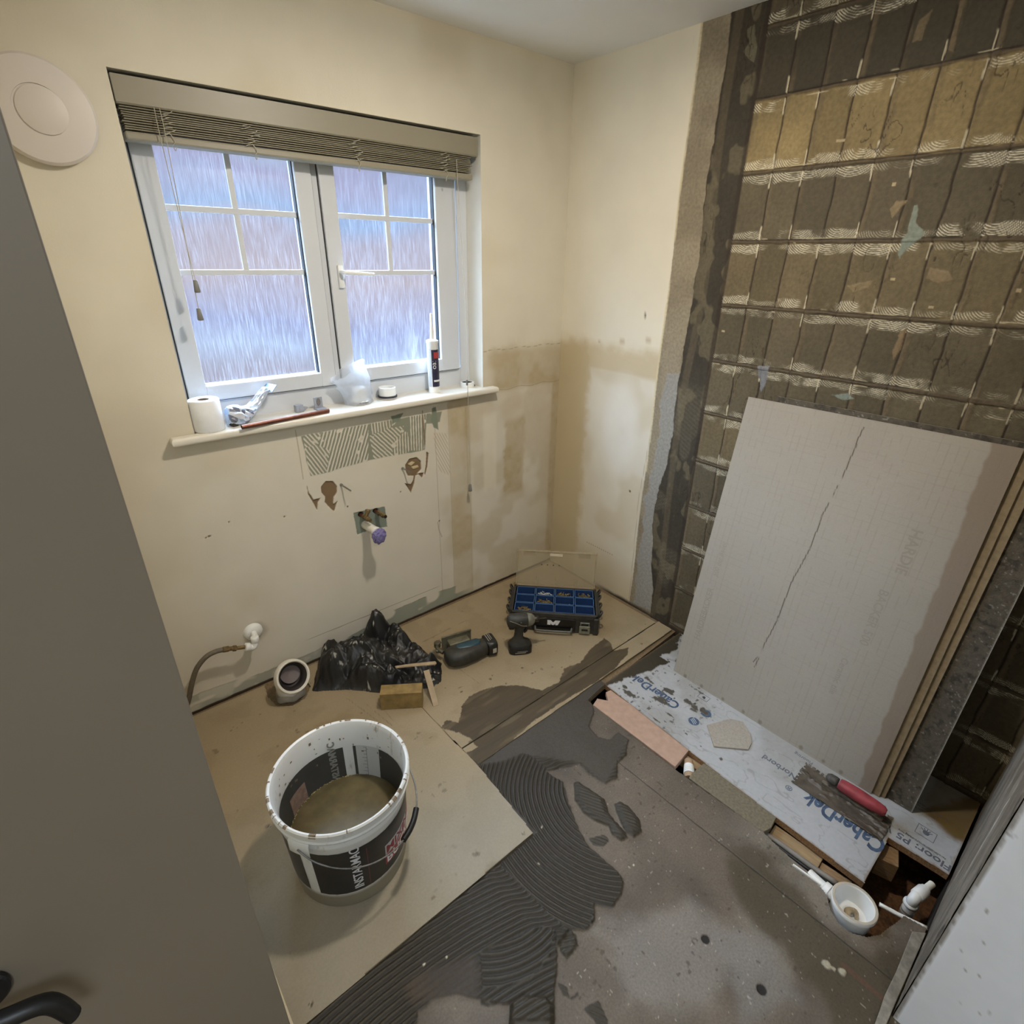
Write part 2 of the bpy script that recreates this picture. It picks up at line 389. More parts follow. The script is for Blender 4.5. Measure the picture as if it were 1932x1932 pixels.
    c = mixc(c, L3(134, 140, 125), w * (0.35 + 0.5 * sst(-1.5, -1.2, X) + .3 * sst(.5, .6, fbm(X, Z, 16, 56, 3)) * sst(-1.4, -1.5, X))); H -= w * 0.0012
    w = sst(0.0022, 0.0008, np.abs(Z - 0.125 - 0.01 * (fbm(X, Z * 0, 3, 55) - .5))) * sst(-1.5, -1.45, X) * sst(-0.78, -0.82, X); c = mixc(c, L3(120, 108, 84), w * 0.8)
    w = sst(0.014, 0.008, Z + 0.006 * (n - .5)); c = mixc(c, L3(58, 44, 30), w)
    # scuffed ring where the feed pipe leaves
    p = U(484, 1190, 1, 0); d = np.hypot(X - p[0], Z - p[2]); w = sst(0.055, 0.03, d + 0.03 * (n - .5)); c = mixc(c, L3(176, 166, 148), w * 0.8)
    w = sst(0.02, 0.014, np.hypot(X - p[0] - .008, Z - p[2] - .004) + .006 * n); c = mixc(c, L3(110, 98, 80), w)
    H += 0.0005 * (n - 0.5)
    return H, c
_c = {}
def _wb(X, Z):
    k = X.shape + (float(X[0, 0]), float(Z[0, -1]))
    if k not in _c: _c[k] = wall_back_rel(X, Z)
    return _c[k]
def KW(o, nm=None): o['kind'] = 'structure'; return o

xs = seg_arr((-2.10, -1.717, 0.005), (-1.717, -1.42, 0.004), (-1.42, -0.78, 0.0022), (-0.78, -0.5, 0.003), (-0.5, 0.012, 0.004))
zs = seg_arr((-0.03, 0.16, 0.0025), (0.16, 0.5, 0.005), (0.5, 1.095, 0.0022), (1.095, 1.30, 0.004), (1.30, 2.093, 0.03), (2.093, 2.40, 0.03))
KW(field('wall_back', xs, zs, lambda s, t, h: (s, 0 * s - h, t), lambda s, t: _wb(s, t)[0], lambda s, t, h: _wb(s, t)[1], M_paint,
      keep=lambda s, t, h: ~((s > WX0) & (s < WX1) & (t > WZ0) & (t < WZ1))))
# reveal linings (the wall's thickness around the opening)
bm = NB()
box(bm, (WX0 - 0.10, 0.001, WZ0 - 0.12), (WX0, 0.26, WZ1 + 0.1)); box(bm, (WX1, 0.001, WZ0 - 0.12), (WX1 + 0.10, 0.26, WZ1 + 0.1))
box(bm, (WX0 - 0.1, 0.001, WZ1), (WX1 + 0.1, 0.26, WZ1 + 0.1)); box(bm, (WX0 - 0.1, 0.012, WZ0 - 0.12), (WX1 + 0.1, 0.26, WZ0 - 0.02))
KW(obj('trim_1', bm, mat('reveal_paint', srgb(226, 224, 214), 0.7, noise=0.02)))
bm = NB(); box(bm, (-3.3, 0.27, -0.4), (0.5, 0.33, 1.0)); box(bm, (-3.3, 0.27, 2.16), (0.5, 0.33, 2.6)); box(bm, (-3.3, .27, 1.0), (-1.82, .33, 2.16)); box(bm, (-.40, .27, 1.0), (.5, .33, 2.16))
KW(obj('wall_outer', bm, M_cream))

# right wall: stripped shower wall with the adhesive grid of the lost tiles
rowz = [0.02, 0.235, 0.45, 0.665, 0.880, 1.088, 1.298, 1.504, 1.719, 1.932, 2.139, 2.33, 2.6]
def wall_right_rel(Y, Z):
    n = fbm(Y, Z, 24, 61); n2 = fbm(Y, Z, 90, 62, 3)
    c = np.zeros(Y.shape + (3,)) + cream; H = np.zeros(Y.shape)
    # plaster side
    c = mixc(c, lower, sst(1.30, 1.15, Z) * 0.7)
    lw = sst(1.335, 1.255, Z + .05 * (n - .5))
    st_ = np.maximum.reduce([sst(-0.24, -0.18, Y + 0.05 * (n - .5)) * 0.85, sst(0.03, 0, np.abs(Z - 1.24) - 0.05) * 0.7, sst(0.30, 0.10, Z) * 0.5, sst(0.42, 0.65, fbm(Y, Z, 5, 66, 3)) * 0.35])
    c = mixc(c, L3(186, 168, 130), lw * st_)
    c = mixc(c, L3(224, 220, 210), sst(0.14, 0.06, np.hypot(Y + 0.43, (Z - 0.93) * 0.45)) * 0.7)
    for a_, b_ in (((1205, 940), (1187, 1130)), ((1250, 700), (1205, 940))):
        p = UR([a_, b_]); w = sst(0.003, 0.001, segd(Y, Z, *p)); c = mixc(c, L3(170, 158, 134), w * 0.7)
    w = sst(0.003, 0.001, np.abs(Z - 1.30 + 0.14 * (Y + .25))) * (Y < -0.25) * (Y > -.6); c = mixc(c, L3(170, 154, 124), w * 0.6)
    for (u, v, r) in ((1217, 597, .005), (1188, 927, .005), (1308, 78, .004), (1298, 173, .004), (1287, 262, .004), (1269, 430, .004), (1251, 577, .003), (1222, 975, .003)):
        p = U(u, v, 0, 0); w = sst(r * 1.4, r * 0.8, np.hypot(Y - p[1], Z - p[2])); c = mixc(c, L3(84, 66, 48), w); H -= w * 0.003
    w = sst(0.004, 0.002, np.abs(Z - 0.235)) * (Y < -0.28) * (Y > -0.47) * (np.sin(Y * 420) > 0.2); c = mixc(c, L3(110, 92, 68), w)
    # cement board from the joint outwards
    jy = -0.606 - 0.003 * np.sin(Z * 9); D = jy - Y                    # distance beyond the joint
    rag = 0.012 * (fbm(Y * 0, Z, 25, 71) - .5)
    cb = sst(-0.001, 0.002, D + 0.004 * (n2 - .5))
    cbc = np.zeros_like(c) + L3(146, 135, 114); cbc = mixc(cbc, L3(126, 115, 96), sst(.35, .75, fbm(Y, Z, 9, 70, 3)) * .8)
    c = c * (1 - cb[..., None]) + cbc * cb[..., None]; H -= cb * 0.0
    w = sst(0.006, 0.002, np.abs(D - 0.001)) * (Z > 0.75); c = mixc(c, L3(206, 192, 156), w * sst(.35, .6, fbm(Y, Z, 8, 72)) ); H += w * 0.0008
    # light grey skim patch over the joint in the lower half
    pg = UR([(1258, 702), (1294, 706), (1288, 760), (1282, 800), (1264, 850), (1262, 900), (1250, 960), (1240, 1020), (1232, 1090), (1228, 1150), (1196, 1140), (1205, 1040), (1214, 960), (1228, 900), (1240, 840), (1246, 770)])
    w = sst(-0.006, 0.004, sdf(Y, Z, pg) + 0.05 * (fbm(Y, Z, 18, 73, 4) - .5)); c = mixc(c, L3(146, 143, 136), w); H += w * 0.001
    # adhesive field
    aedge = 0.118 + 0.02 * (fbm(Y * 0, Z, 5, 74) - .5) + 0.018 * sst(0.55, 0.2, Z) - 0.035 * sst(0.95, 0.6, Z) * sst(0.1, 0.4, Z) + rag
    ad = sst(-0.002, 0.003, D - aedge)
    base = L3(86, 78, 61)
    Yc = -0.857 - Y; col = Yc / 0.1045; ci = np.floor(col); cf_ = col - ci
    zr = np.array(rowz); ri = np.clip(np.searchsorted(zr, Z) - 1, 0, len(zr) - 2)
    zf = (Z - zr[ri]); zh = zr[ri + 1] - zr[ri]
    rs = np.random.RandomState(9); rt = rs.rand(64, 64)
    rv = rt[(ci.astype(int) + 8) % 64, ri % 64]; rv2 = rt[(ci.astype(int) * 3 + 8) % 64, (ri * 5 + 3) % 64]
    tan = np.where((ri == 9), 1.0, np.where(ri <= 1, 0.1, np.where(ri == 7, 0.28, np.where((ri == 4), 0.35, 0.06))))
    a = np.zeros_like(c) + base
    a = mixc(a, L3(134, 117, 80), tan * 0.92); a = a * (0.82 + 0.32 * rv)[..., None] * (0.78 + 0.44 * fbm(Y, Z, 9, 77)[..., None])
    a = mixc(a, L3(50, 45, 33), np.where(ri == 10, 0.75, 0))
    HA = 0.0008 + 0.0006 * rv
    grid = sst(0.0, 0.01, Yc)                                             # the regular grid starts here
    wy = Yc + 0.011 * (fbm(Y * .5, Z, 12, 78, 3) - .5)
    dc = np.abs(((wy / 0.1045 + 0.5) % 1) - 0.5) * 0.1045
    side = (((wy / 0.1045 + 0.5) % 1) - 0.5) * 0.1045
    # raised, torn ridge beside each vertical joint with a dark groove
    rid = sst(0.012, 0.004, np.abs(side - 0.008 + 0.004 * (n - .5))) * sst(0.35, 0.55, fbm(Y * 2, Z * .6, 12, 79)) * grid
    a = mixc(a, L3(108, 94, 72), rid * 0.55); HA += rid * 0.0022
    gro = sst(0.0042, 0.0014, np.abs(side + 0.001)) * grid
    a = mixc(a, L3(38, 26, 17), gro * 0.85); HA -= gro * 0.0025
    hz = np.minimum(zf, zh - zf) + 0.003 * (fbm(Y, Z * 0, 30, 80) - .5)
    hg = sst(0.0065, 0.003, hz + 0.010 * (fbm(Y, Z, 26, 82, 3) - .5)); a = mixc(a, L3(82, 70, 54), hg * 0.8); HA += hg * 0.004 * (0.4 + n)
    hd = sst(0.0026, 0.001, np.abs(zf - 0.006 + 0.008 * (fbm(Y, Z * 0, 14, 85, 3) - .5))) * sst(.3, .45, fbm(Y, Z * 0, 8, 90, 2)) ; a = mixc(a, L3(36, 26, 18), hd * 0.8); HA -= hd * 0.002
    # fingerprint-like comb arcs, chalky, hugging the horizontal joints
    up = zf < zh / 2
    cy = (0.02 + 0.06 * rv); cz = np.where(up, 0.045 + 0.02 * rv2, -0.03 - 0.02 * rv2)
    rr = np.hypot(((Yc - ci * 0.1045) - cy), (np.where(up, zf, zh - zf) - cz) * 1.0) + 0.003 * (n2 - .5)
    arc = 0.5 + 0.5 * np.cos(2 * np.pi * rr / 0.0058)
    bw = 0.024 + 0.018 * rv2 + 0.012 * (fbm(Y, Z * 0, 20, 96, 2) - .5)
    inb = sst(bw + 0.004, bw - 0.004, hz) * sst(0.0075, 0.0105, hz)
    strength = np.clip(0.5 + 0.8 * (rv2 - 0.3), 0.15, 1) * sst(0.3, 0.6, fbm(Y, Z, 28, 83) + 0.1) * np.where((ri == 10) & up, 0, 1)
    a = mixc(a, L3(226, 219, 196), inb * arc ** 2.4 * np.clip(strength * 1.25, 0, 1) * sst(.30, .55, fbm(Y, Z, 17, 95, 3))); HA += inb * arc * 0.0007
    vt = sst(0.0022, 0.001, np.abs(side + 0.004)) * sst(0.055, 0.045, hz) * sst(.006, .009, hz) * (rv > 0.35) * grid
    a = mixc(a, L3(214, 204, 176), vt * 0.85)
    ln = sst(0.0022, 0.0008, np.abs(hz - 0.0095)) * (rv2 > 0.5) * sst(.52, .62, fbm(Y, Z, 30, 84, 2)); a = mixc(a, L3(200, 190, 160), ln * 0.7)
    for (u, v, w0, h0) in ((1687, 348, .006, .004), (1685, 527, .007, .004), (1365, 625, .006, .003), (1587, 265, .012, .004), (1500, 458, .004, .003), (1757, 580, .006, .004), (1923, 548, .005, .004)):
        p = U(u, v, 0, 0); w = ((np.abs(Y - p[1]) < w0) & (np.abs(Z - p[2]) < h0)).astype(float); a = mixc(a, L3(170, 154, 122), w)
    # the cut column beside the joint
    ex = sst(0.002, -0.002, Yc)
    cut = np.zeros_like(a) + L3(58, 52, 41); cut = cut * (0.8 + .4 * fbm(Y, Z, 14, 86)[..., None])
    rg = sst(0.02, 0.012, np.abs(D - 0.15 - 0.012 * np.sin(Z * 5))); cut = mixc(cut, L3(92, 82, 64), rg * .6)
    pt = sst(.56, .62, fbm(Y, Z * .6, 16, 87, 3)); cut = mixc(cut, L3(98, 90, 70), pt * .8)
    lr = sst(0.004, 0.0, np.abs(np.sin((Y * 0.4 + Z) * 2 * np.pi / 0.009)) * 0.01 - 0.003) * sst(.5, .6, fbm(Y * .8, Z * .5, 11, 88, 2)) * sst(1.25, 1.1, Z)
    cut = mixc(cut, L3(132, 124, 104), lr * 0.55)
    a = a * (1 - ex[..., None]) + cut * ex[..., None]
    HA = np.where(Yc < 0, 0.0015 + 0.0028 * fbm(Y * 2, Z * .5, 22, 89, 3) + lr * 0.0008 + pt * .001, HA)
    ed = sst(0.012, 0.004, np.abs(Yc + 0.006)); a = mixc(a, L3(46, 34, 24), ed * 0.7); HA += -ed * 0.001
    # torn-off patches and paint on the adhesive
    for q, colr, dh in ((UR([(1335, 60), (1430, 15), (1440, 5)]), None, 0),):
        pass
    for q, colr, dh in (([(1725, 388), (1733, 385), (1730, 420), (1748, 440), (1738, 450), (1712, 470), (1698, 487), (1694, 480), (1702, 455), (1712, 440), (1718, 415)], (126, 134, 122), .001),
                        ([(1680, 395), (1692, 380), (1712, 379), (1700, 392), (1684, 412)], (132, 116, 88), .001),
                        ([(1755, 505), (1790, 512), (1800, 528), (1770, 535), (1748, 525)], (126, 110, 84), .001),
                        ([(1600, 540), (1650, 528), (1640, 542), (1610, 552)], (128, 112, 84), .001),
                        ([(1700, 625), (1712, 620), (1700, 660), (1686, 680), (1684, 665)], (122, 104, 78), .001),
                        ([(1733, 40), (1762, 15), (1750, 45), (1740, 75), (1722, 80), (1728, 60)], (104, 92, 70), .001),
                        ([(1812, 0), (1822, 0), (1808, 60), (1800, 100), (1790, 95), (1800, 50)], (104, 92, 70), .0015),
                        ([(1410, 55), (1425, 48), (1430, 90), (1425, 120), (1412, 110), (1404, 100), (1414, 80)], (96, 92, 74), .001),
                        ([(1570, 745), (1600, 742), (1612, 752), (1590, 756)], (120, 130, 120), .001),
                        ([(1430, 690), (1452, 690), (1448, 720), (1436, 740)], (120, 122, 126), .001)):
        z = sdf(Y, Z, UR(q)) + 0.006 * (n2 - .5); w = sst(-0.001, 0.0015, z); a = mixc(a, L3(*colr), w); HA += w * dh
    crk = fbm(Y * 3.0, Z, 9, 91, 3); w = sst(0.014, 0.006, np.abs(crk - 0.5)) * sst(0.55, 0.7, fbm(Y, Z, 5, 92)) ; a = mixc(a, L3(44, 32, 20), w * .7); HA -= w * .0015
    HA += 0.0012 * (fbm(Y, Z, 60, 93) - 0.5)
    c = c * (1 - ad[..., None]) + a * ad[..., None]
    H = H * (1 - ad) + (HA + 0.0015) * ad
    w = sst(0.006, 0.0, np.abs(D - aedge)) ; c = mixc(c, L3(52, 40, 28), w * 0.8 * (n > .4)); H += w * 0.002 * n
    # darker edge at the floor
    w = sst(0.03, 0.005, Z + .01 * n) * sst(-0.3, -0.5, Y); c = mixc(c, L3(60, 50, 38), w)
    return H, c
_r = {}
def _wr(Y, Z):
    k = Y.shape + (float(Y[0, 0]),)
    if k not in _r: _r[k] = wall_right_rel(Y, Z)
    return _r[k]
ys = seg_arr((-2.13, -0.59, 0.0026), (-0.59, 0.012, 0.006))
zs2 = seg_arr((-0.03, 0.8, 0.0032), (0.8, 2.40, 0.0024))
KW(field('wall_right', seg_arr((-0.606, 0.012, 0.005)), seg_arr((-0.03, 1.3, 0.004), (1.3, 2.40, 0.02)), lambda s, t, h: (0 * s - h, s, t), lambda s, t: _wr(s, t)[0], lambda s, t, h: _wr(s, t)[1], M_paint))
ys = seg_arr((-2.13, -0.6055, 0.0026))
KW(field('wall_right', ys, zs2, lambda s, t, h: (0 * s - h, s, t), lambda s, t: _wr(s, t)[0], lambda s, t, h: _wr(s, t)[1], M_adh))

# ceiling, outer shell
bm = NB(); box(bm, (-3.4, -3.6, 2.40), (0.1, 0.1, 2.46)); KW(obj('ceiling', bm, M_ceil))
bm = NB(); box(bm, (-3.4, -3.6, -0.4), (0.1, -3.5, 2.4)); KW(obj('wall_front', bm, M_cream))
bm = NB(); box(bm, (-3.5, -3.6, -0.4), (-3.35, -1.30, 2.4)); KW(obj('wall_landing', bm, M_cream))
bm = NB(); box(bm, (-2.16, -1.20, -0.03), (-2.035, 0.0, 2.4)); KW(obj('wall_left', bm, M_cream))
bm = NB(); box(bm, (-3.4, -1.26, -0.4), (-2.16, -1.20, 2.4)); KW(obj('wall_side', bm, M_cream))
bm = NB(); box(bm, (0.005, -3.6, -0.4), (0.1, -2.10, 2.4)); box(bm, (0.02, -2.13, -0.4), (0.1, 0.2, 2.42)); KW(obj('wall_outer_right', bm, M_cream))

# ------------------------------------------------------------------ floor
chip_out = UF([(1441, 1571), (1470, 1600), (1497, 1623), (1523, 1643), (1560, 1689), (1567, 1718), (1582, 1742), (1606, 1760), (1635, 1768), (1660, 1764), (1674, 1752), (1690, 1742), (1706, 1728), (1724, 1738), (1750, 1752)])
y_top = chip_out[0][1]
chip_poly = [(-2.60, -3.5), (-2.60, 0.02), (-0.0, 0.02), (0.0, -0.90), (-0.566, -0.93), (-0.690, -0.945), (-0.692, -1.372), (-0.690, -1.44), tuple(chip_out[0])] + [tuple(p) for p in chip_out[1:]] + [(-0.66, -2.115), (-0.86, -2.13), (-0.86, -3.5)]
wet = UF([(870, 1440), (1275, 1180), (1276, 1212), (1240, 1245), (1200, 1268), (1150, 1297), (1118, 1328), (1120, 1345), (1112, 1372), (1128, 1392), (1150, 1396), (1166, 1382), (1186, 1396), (1182, 1425), (1166, 1440), (1165, 1468), (1142, 1480), (1118, 1468), (1092, 1442), (1070, 1448), (1052, 1452), (1030, 1456), (1062, 1476), (1072, 1512), (1085, 1550), (1105, 1590), (1132, 1618), (1165, 1645), (1177, 1663), (1172, 1692), (1155, 1713), (1122, 1708), (1122, 1740), (1108, 1757), (1080, 1756), (1090, 1780), (1068, 1812), (1050, 1780), (1052, 1830), (1046, 1880), (1046, 1932), (960, 1932), (962, 1898), (915, 1890), (860, 1878), (820, 1888), (790, 1910), (780, 1960), (520, 1960)])
wet = np.vstack([wet, [[-1.95, -1.10]], [[-1.30, -1.10]], [[-1.27, -0.86]]])
Z1 = UF([(905, 1440), (990, 1418), (1030, 1450), (1062, 1476), (1072, 1512), (1085, 1550), (1105, 1590), (1132, 1618), (1165, 1645), (1185, 1663), (1176, 1692), (1155, 1716), (1122, 1715), (1110, 1765), (1068, 1752), (1035, 1725), (1000, 1690), (940, 1630), (930, 1560), (880, 1460)])
Z3 = UF([(905, 1800), (960, 1775), (1010, 1750), (1045, 1755), (1040, 1800), (1000, 1850), (910, 1870)])
smooth_a = UF([(870, 1450), (1275, 1180), (1276, 1212), (1118, 1328), (1190, 1396), (1142, 1485), (1092, 1442), (1020, 1432), (985, 1425), (950, 1440)])
scr = UF([(800, 1830), (905, 1790), (910, 1890), (780, 1900), (760, 1860)])
blobs = [(UF([(1082, 1478), (1092, 1476), (1100, 1482), (1140, 1508), (1148, 1535), (1180, 1572), (1184, 1582), (1172, 1588), (1155, 1578), (1148, 1560), (1125, 1552), (1100, 1535), (1084, 1510)]), 0.016),
         (UF([(1158, 1518), (1170, 1514), (1185, 1522), (1207, 1548), (1210, 1570), (1195, 1582), (1180, 1572), (1168, 1548)]), 0.015),
         (UF([(1110, 1582), (1140, 1575), (1150, 1585), (1140, 1598), (1118, 1596)]), 0.002),
         (UF([(1052, 1775), (1085, 1760), (1092, 1785), (1070, 1812), (1056, 1795)]), 0.003),
         (UF([(1096, 1903), (1130, 1886), (1148, 1925), (1150, 1945), (1130, 1945), (1118, 1925)]), 0.003),
         (UF([(1048, 1850), (1070, 1862), (1076, 1880), (1090, 1870), (1094, 1880), (1078, 1888), (1062, 1878)]), 0.002),
         (UF([(905, 1888), (925, 1882), (944, 1892), (930, 1900), (906, 1898)]), 0.003)]
dump = UF([(962, 1895), (985, 1880), (1030, 1882), (1045, 1900), (1046, 1940), (1030, 1965), (980, 1965), (960, 1935)])
dcol = L3(55, 49, 38)
def floor_rel(X, Y, full=True):
    n = fbm(X, Y, 12, 101); n2 = fbm(X, Y, 70, 102, 3)
    c = np.zeros(X.shape + (3,)) + L3(96, 86, 74); c = c * (0.55 + 0.9 * fbm(X, Y, 9, 103, 5))[..., None]
    pale = sst(0.50, 0.62, fbm(X, Y, 4.5, 104, 4)) * sst(-1.55, -1.7, Y) ; c = mixc(c, L3(122, 115, 104), pale * 0.6)
    damp = UF([(1380, 1630), (1440, 1610), (1480, 1640), (1530, 1680), (1560, 1740), (1640, 1790), (1720, 1800), (1690, 1960), (1590, 1960), (1560, 1880), (1500, 1820), (1400, 1700)])
    w = sst(-0.02, 0.03, sdf(X, Y, damp) + 0.10 * (fbm(X, Y, 9, 105, 4) - .5)); c = mixc(c, L3(66, 57, 39), w * 0.85)
    for q, cc_ in (([(1350, 1595), (1430, 1600), (1470, 1625), (1440, 1650), (1380, 1630)], (70, 62, 46)), ([(1130, 1760), (1300, 1700), (1420, 1800), (1330, 1900), (1180, 1900)], (136, 130, 122)), ([(1350, 1780), (1450, 1790), (1500, 1880), (1400, 1920)], (122, 119, 114))):
        w = sst(-0.03, 0.03, sdf(X, Y, UF(q)) + 0.10 * (fbm(X, Y, 10, 106) - .5)); c = mixc(c, L3(*cc_), w * 0.55)
    sp = sst(0.80, 0.85, fbm(X, Y, 70, 107, 2)); c = mixc(c, L3(56, 48, 38), sp * 0.6)
    sp = sst(0.86, 0.89, fbm(X, Y, 120, 108, 2)); c = mixc(c, L3(168, 160, 146), sp * 0.6)
    H = np.zeros(X.shape)
    cr1 = UF([(1165, 1436), (1700, 1862), (1760, 1912)]); w = sst(0.0022, 0.0009, np.minimum(segd(X, Y, cr1[0], cr1[1]), segd(X, Y, cr1[1], cr1[2]))); c = mixc(c, L3(30, 24, 18), w * 0.9); H -= w * 0.002
    w = sst(0.010, 0.004, segd(X, Y, *UF([(1590, 1820), (1690, 1905)]))) ; c = mixc(c, L3(92, 62, 46), w * 0.6)
    if full:
        for (u, v, r) in ((1331, 1772, .0115), (1437, 1867, .0125)):
            p = U(u, v, 2, 0); d = np.hypot(X - p[0], Y - p[1]); w = sst(r * 1.05, r * 0.9, d); c = mixc(c, L3(14, 10, 7), w); H -= w * 0.002  # hole's inner shade painted as a dark disc over a shallow dip
            c = mixc(c, L3(70, 60, 46), sst(r * 1.5, r * 1.1, d + .004 * n2) * (1 - w) * .35)
    # wet tile adhesive
    S_ = sdf(X, Y, wet) + 0.007 * (fbm(X, Y, 55, 111, 3) - 0.5); m = sst(-0.0005, 0.0025, S_)
    z1 = sdf(X, Y, Z1); z3 = sdf(X, Y, Z3); sa = sdf(X, Y, smooth_a); sc = sdf(X, Y, scr)
    r1 = np.hypot(X + 0.945, Y + 1.285); r2 = np.hypot(X + 1.87, Y + 2.85); r3 = np.hypot(X + 1.42, Y + 1.22)
    hook = 0.012 * sst(0.05, 0.0, np.abs(z1 + 0.01))
    ph = np.where(z3 > 0, r3, np.where(z1 > 0, r1, r2 + hook)) + 0.0022 * (fbm(X, Y, 14, 112, 2) - .5)
    pt = np.where(z3 > 0, 0.0175, np.where(z1 > 0, 0.0150, 0.0158))
    rg = (0.5 + 0.5 * np.cos(2 * np.pi * ph / pt)) ** 0.7
    flat = np.clip(sst(-0.006, 0.012, sa), 0, 1); sc_ = sst(-0.01, 0.02, sc + 0.02 * (n - .5))
    rg = rg * (1 - flat); rg = rg * (1 - 0.8 * sc_)
    h = 0.0012 + 0.0068 * rg * (0.75 + 0.5 * n) + flat * (0.0022 + 0.0012 * n) + 0.0007 * n2
    seamr = sst(0.006, 0.0, np.abs(z1)) * (1 - flat) * (z3 < 0); h = np.maximum(h, seamr * 0.0045)
    under = sst(0.0, 0.006, np.minimum(Y + 1.238, -1.232 - X)); h = h * (1 - under) + 0.001 * under
    H = H + m * h
    wc = np.zeros_like(c) + dcol; wc = mixc(wc, L3(34, 29, 22), sst(.60, .15, rg) * 0.75 * (1 - flat)); wc = mixc(wc, L3(70, 64, 56), flat * 0.6); wc = mixc(wc, L3(92, 74, 54), sc_ * 0.5 * n)  # valleys darkened in the colour, adding shade between the ridges
    wc = wc * (0.88 + 0.24 * n)[..., None]
    c = c * (1 - m[..., None]) + wc * m[..., None]
    halo = sst(-0.012, 0, S_ + 0.012 * (n2 - .5)) * (1 - m); c = mixc(c, L3(74, 66, 56), halo * .5)
    if full:
        for P_, hh in blobs:
            z = sdf(X, Y, P_) + 0.006 * (fbm(X, Y, 60, 113, 3) - .5); w = sst(-0.0005, 0.003, z)
            H = np.where(w > 0, np.maximum(H, w * hh * (0.45 + 0.5 * sst(0, 0.02, z)) + w * 0.0018 * np.cos((X * 1.1 + Y * 0.6) * 2 * np.pi / 0.014)), H); c = mixc(c, dcol, w)
        z = sdf(X, Y, dump) + 0.005 * (fbm(X, Y, 40, 114, 3) - .5); w = sst(0, 0.012, z); H = H + w * (0.010 + 0.006 * n) + sst(0, .002, z) * 0.004; c = mixc(c, dcol, sst(-.001, .002, z))
        lump = UF([(1045, 1757), (1075, 1754), (1064, 1775), (1048, 1790)]); w = sst(0, .008, sdf(X, Y, lump) + .003 * n2); H += w * .008
        for (u, v) in ((843, 1808), (800, 1822), (1195, 1632), (1016, 1631), (1022, 1562)):
            p = U(u, v, 2, 0); w = sst(.004, .002, np.hypot(X - p[0], Y - p[1]) + .004 * (n2 - .5)); c = mixc(c, L3(190, 182, 160), w)
        for (u, v, r) in ((1560, 1820, .012), (1588, 1833, .010), (1573, 1828, .007)):
            p = U(u, v, 2, 0); w = sst(r, r * .5, np.hypot(X - p[0], Y - p[1]) + .010 * (n2 - .5)); c = mixc(c, L3(170, 162, 140), w * .8); H += w * .003
    H += 0.0006 * (n2 - .5)
    return H, c
_f = {}
def _fl(X, Y, full=True):
    k = X.shape + (float(X[0, 0]), float(Y[0, 0]), full)
    if k not in _f: _f[k] = floor_rel(X, Y, full)
    return _f[k]
_cp = np.array(chip_poly)
xs3 = seg_arr((-2.05, -0.56, 0.0026)); ys3 = seg_arr((-2.30, -0.86, 0.0026))
M_floor = mat('dusty_chipboard', None, 0.62, vcol=True, noise=0.16, nscale=170, bump=0.3, bscale=500)
KW(field('floor', xs3, ys3, lambda s, t, h: (s, t, h), lambda s, t: _fl(s, t)[0], lambda s, t, h: _fl(s, t)[1], M_floor,
      keep=lambda s, t, h: (sdf(s, t, _cp) > 0)))
bm = NB(); prism(bm, chip_poly, -0.022, -0.0035)
KW(obj('floor_board', bm, mat('chipboard_edge', srgb(118, 100, 74), 0.85, noise=0.3, nscale=200)))
bm = NB(); box(bm, (-3.4, -3.6, -0.32), (0.1, 0.1, -0.27)); KW(obj('floor_void', bm, M_dark))

# ---- cement backer boards laid on the floor
def board_cols(X, Y, n, seedv=0):
    c = np.zeros(X.shape + (3,)) + L3(150, 134, 106); c = c * (0.90 + 0.2 * fbm(X, Y, 5, 121 + seedv))[..., None]
    c = mixc(c, L3(128, 112, 84), sst(.5, .7, fbm(X, Y, 10, 122 + seedv, 4)) * .35)
    sp = sst(0.87, 0.91, fbm(X, Y, 45, 123 + seedv, 2)); c = mixc(c, L3(96, 82, 60), sp * .6)
    return c
def boardA(X, Y, H):
    n = fbm(X, Y, 30, 124, 4); c = board_cols(X, Y, n)
    c = mixc(c, L3(150, 146, 134), sst(-0.8, -1.15, Y) * 0.55)  # near end greyer: cool daylight put into the board colour
    for (u, v, r) in ((830, 1482, .010), (838, 1478, .006), (838, 1493, .010), (895, 1613, .010), (903, 1612, .007), (560, 1378, .010), (563, 1382, .008), (790, 1384, .008), (784, 1395, .006), (816, 1696, .008), (930, 1640, .03), (505, 1560, .008)):
        p = U(u, v, 2, .006); w = sst(r, r * .45, np.hypot(X - p[0], (Y - p[1]) * 1.3) + .014 * (fbm(X, Y, 120, 125, 2) - .5)); c = mixc(c, L3(76, 66, 50), w * (.5 if r < .02 else .25))
    for (u, v) in ((988, 1573), (587, 1896), (508, 1560)):
        p = U(u, v, 2, .006); d = np.hypot(X - p[0], Y - p[1]); c = mixc(c, L3(90, 82, 66), sst(.0065, .005, d)); c = mixc(c, L3(160, 152, 130), sst(.0045, .0035, d)); c = mixc(c, L3(60, 50, 40), sst(.0022, .0012, d))
    for a_, b_ in (((655, 1320), (725, 1372)), ((690, 1330), (740, 1372)), ((708, 1325), (748, 1368))):
        p = UF([a_, b_]); w = sst(.005, .001, segd(X, Y, *p) + .004 * n); c = mixc(c, L3(100, 88, 66), w * .6)
    return c
BT = 0.008
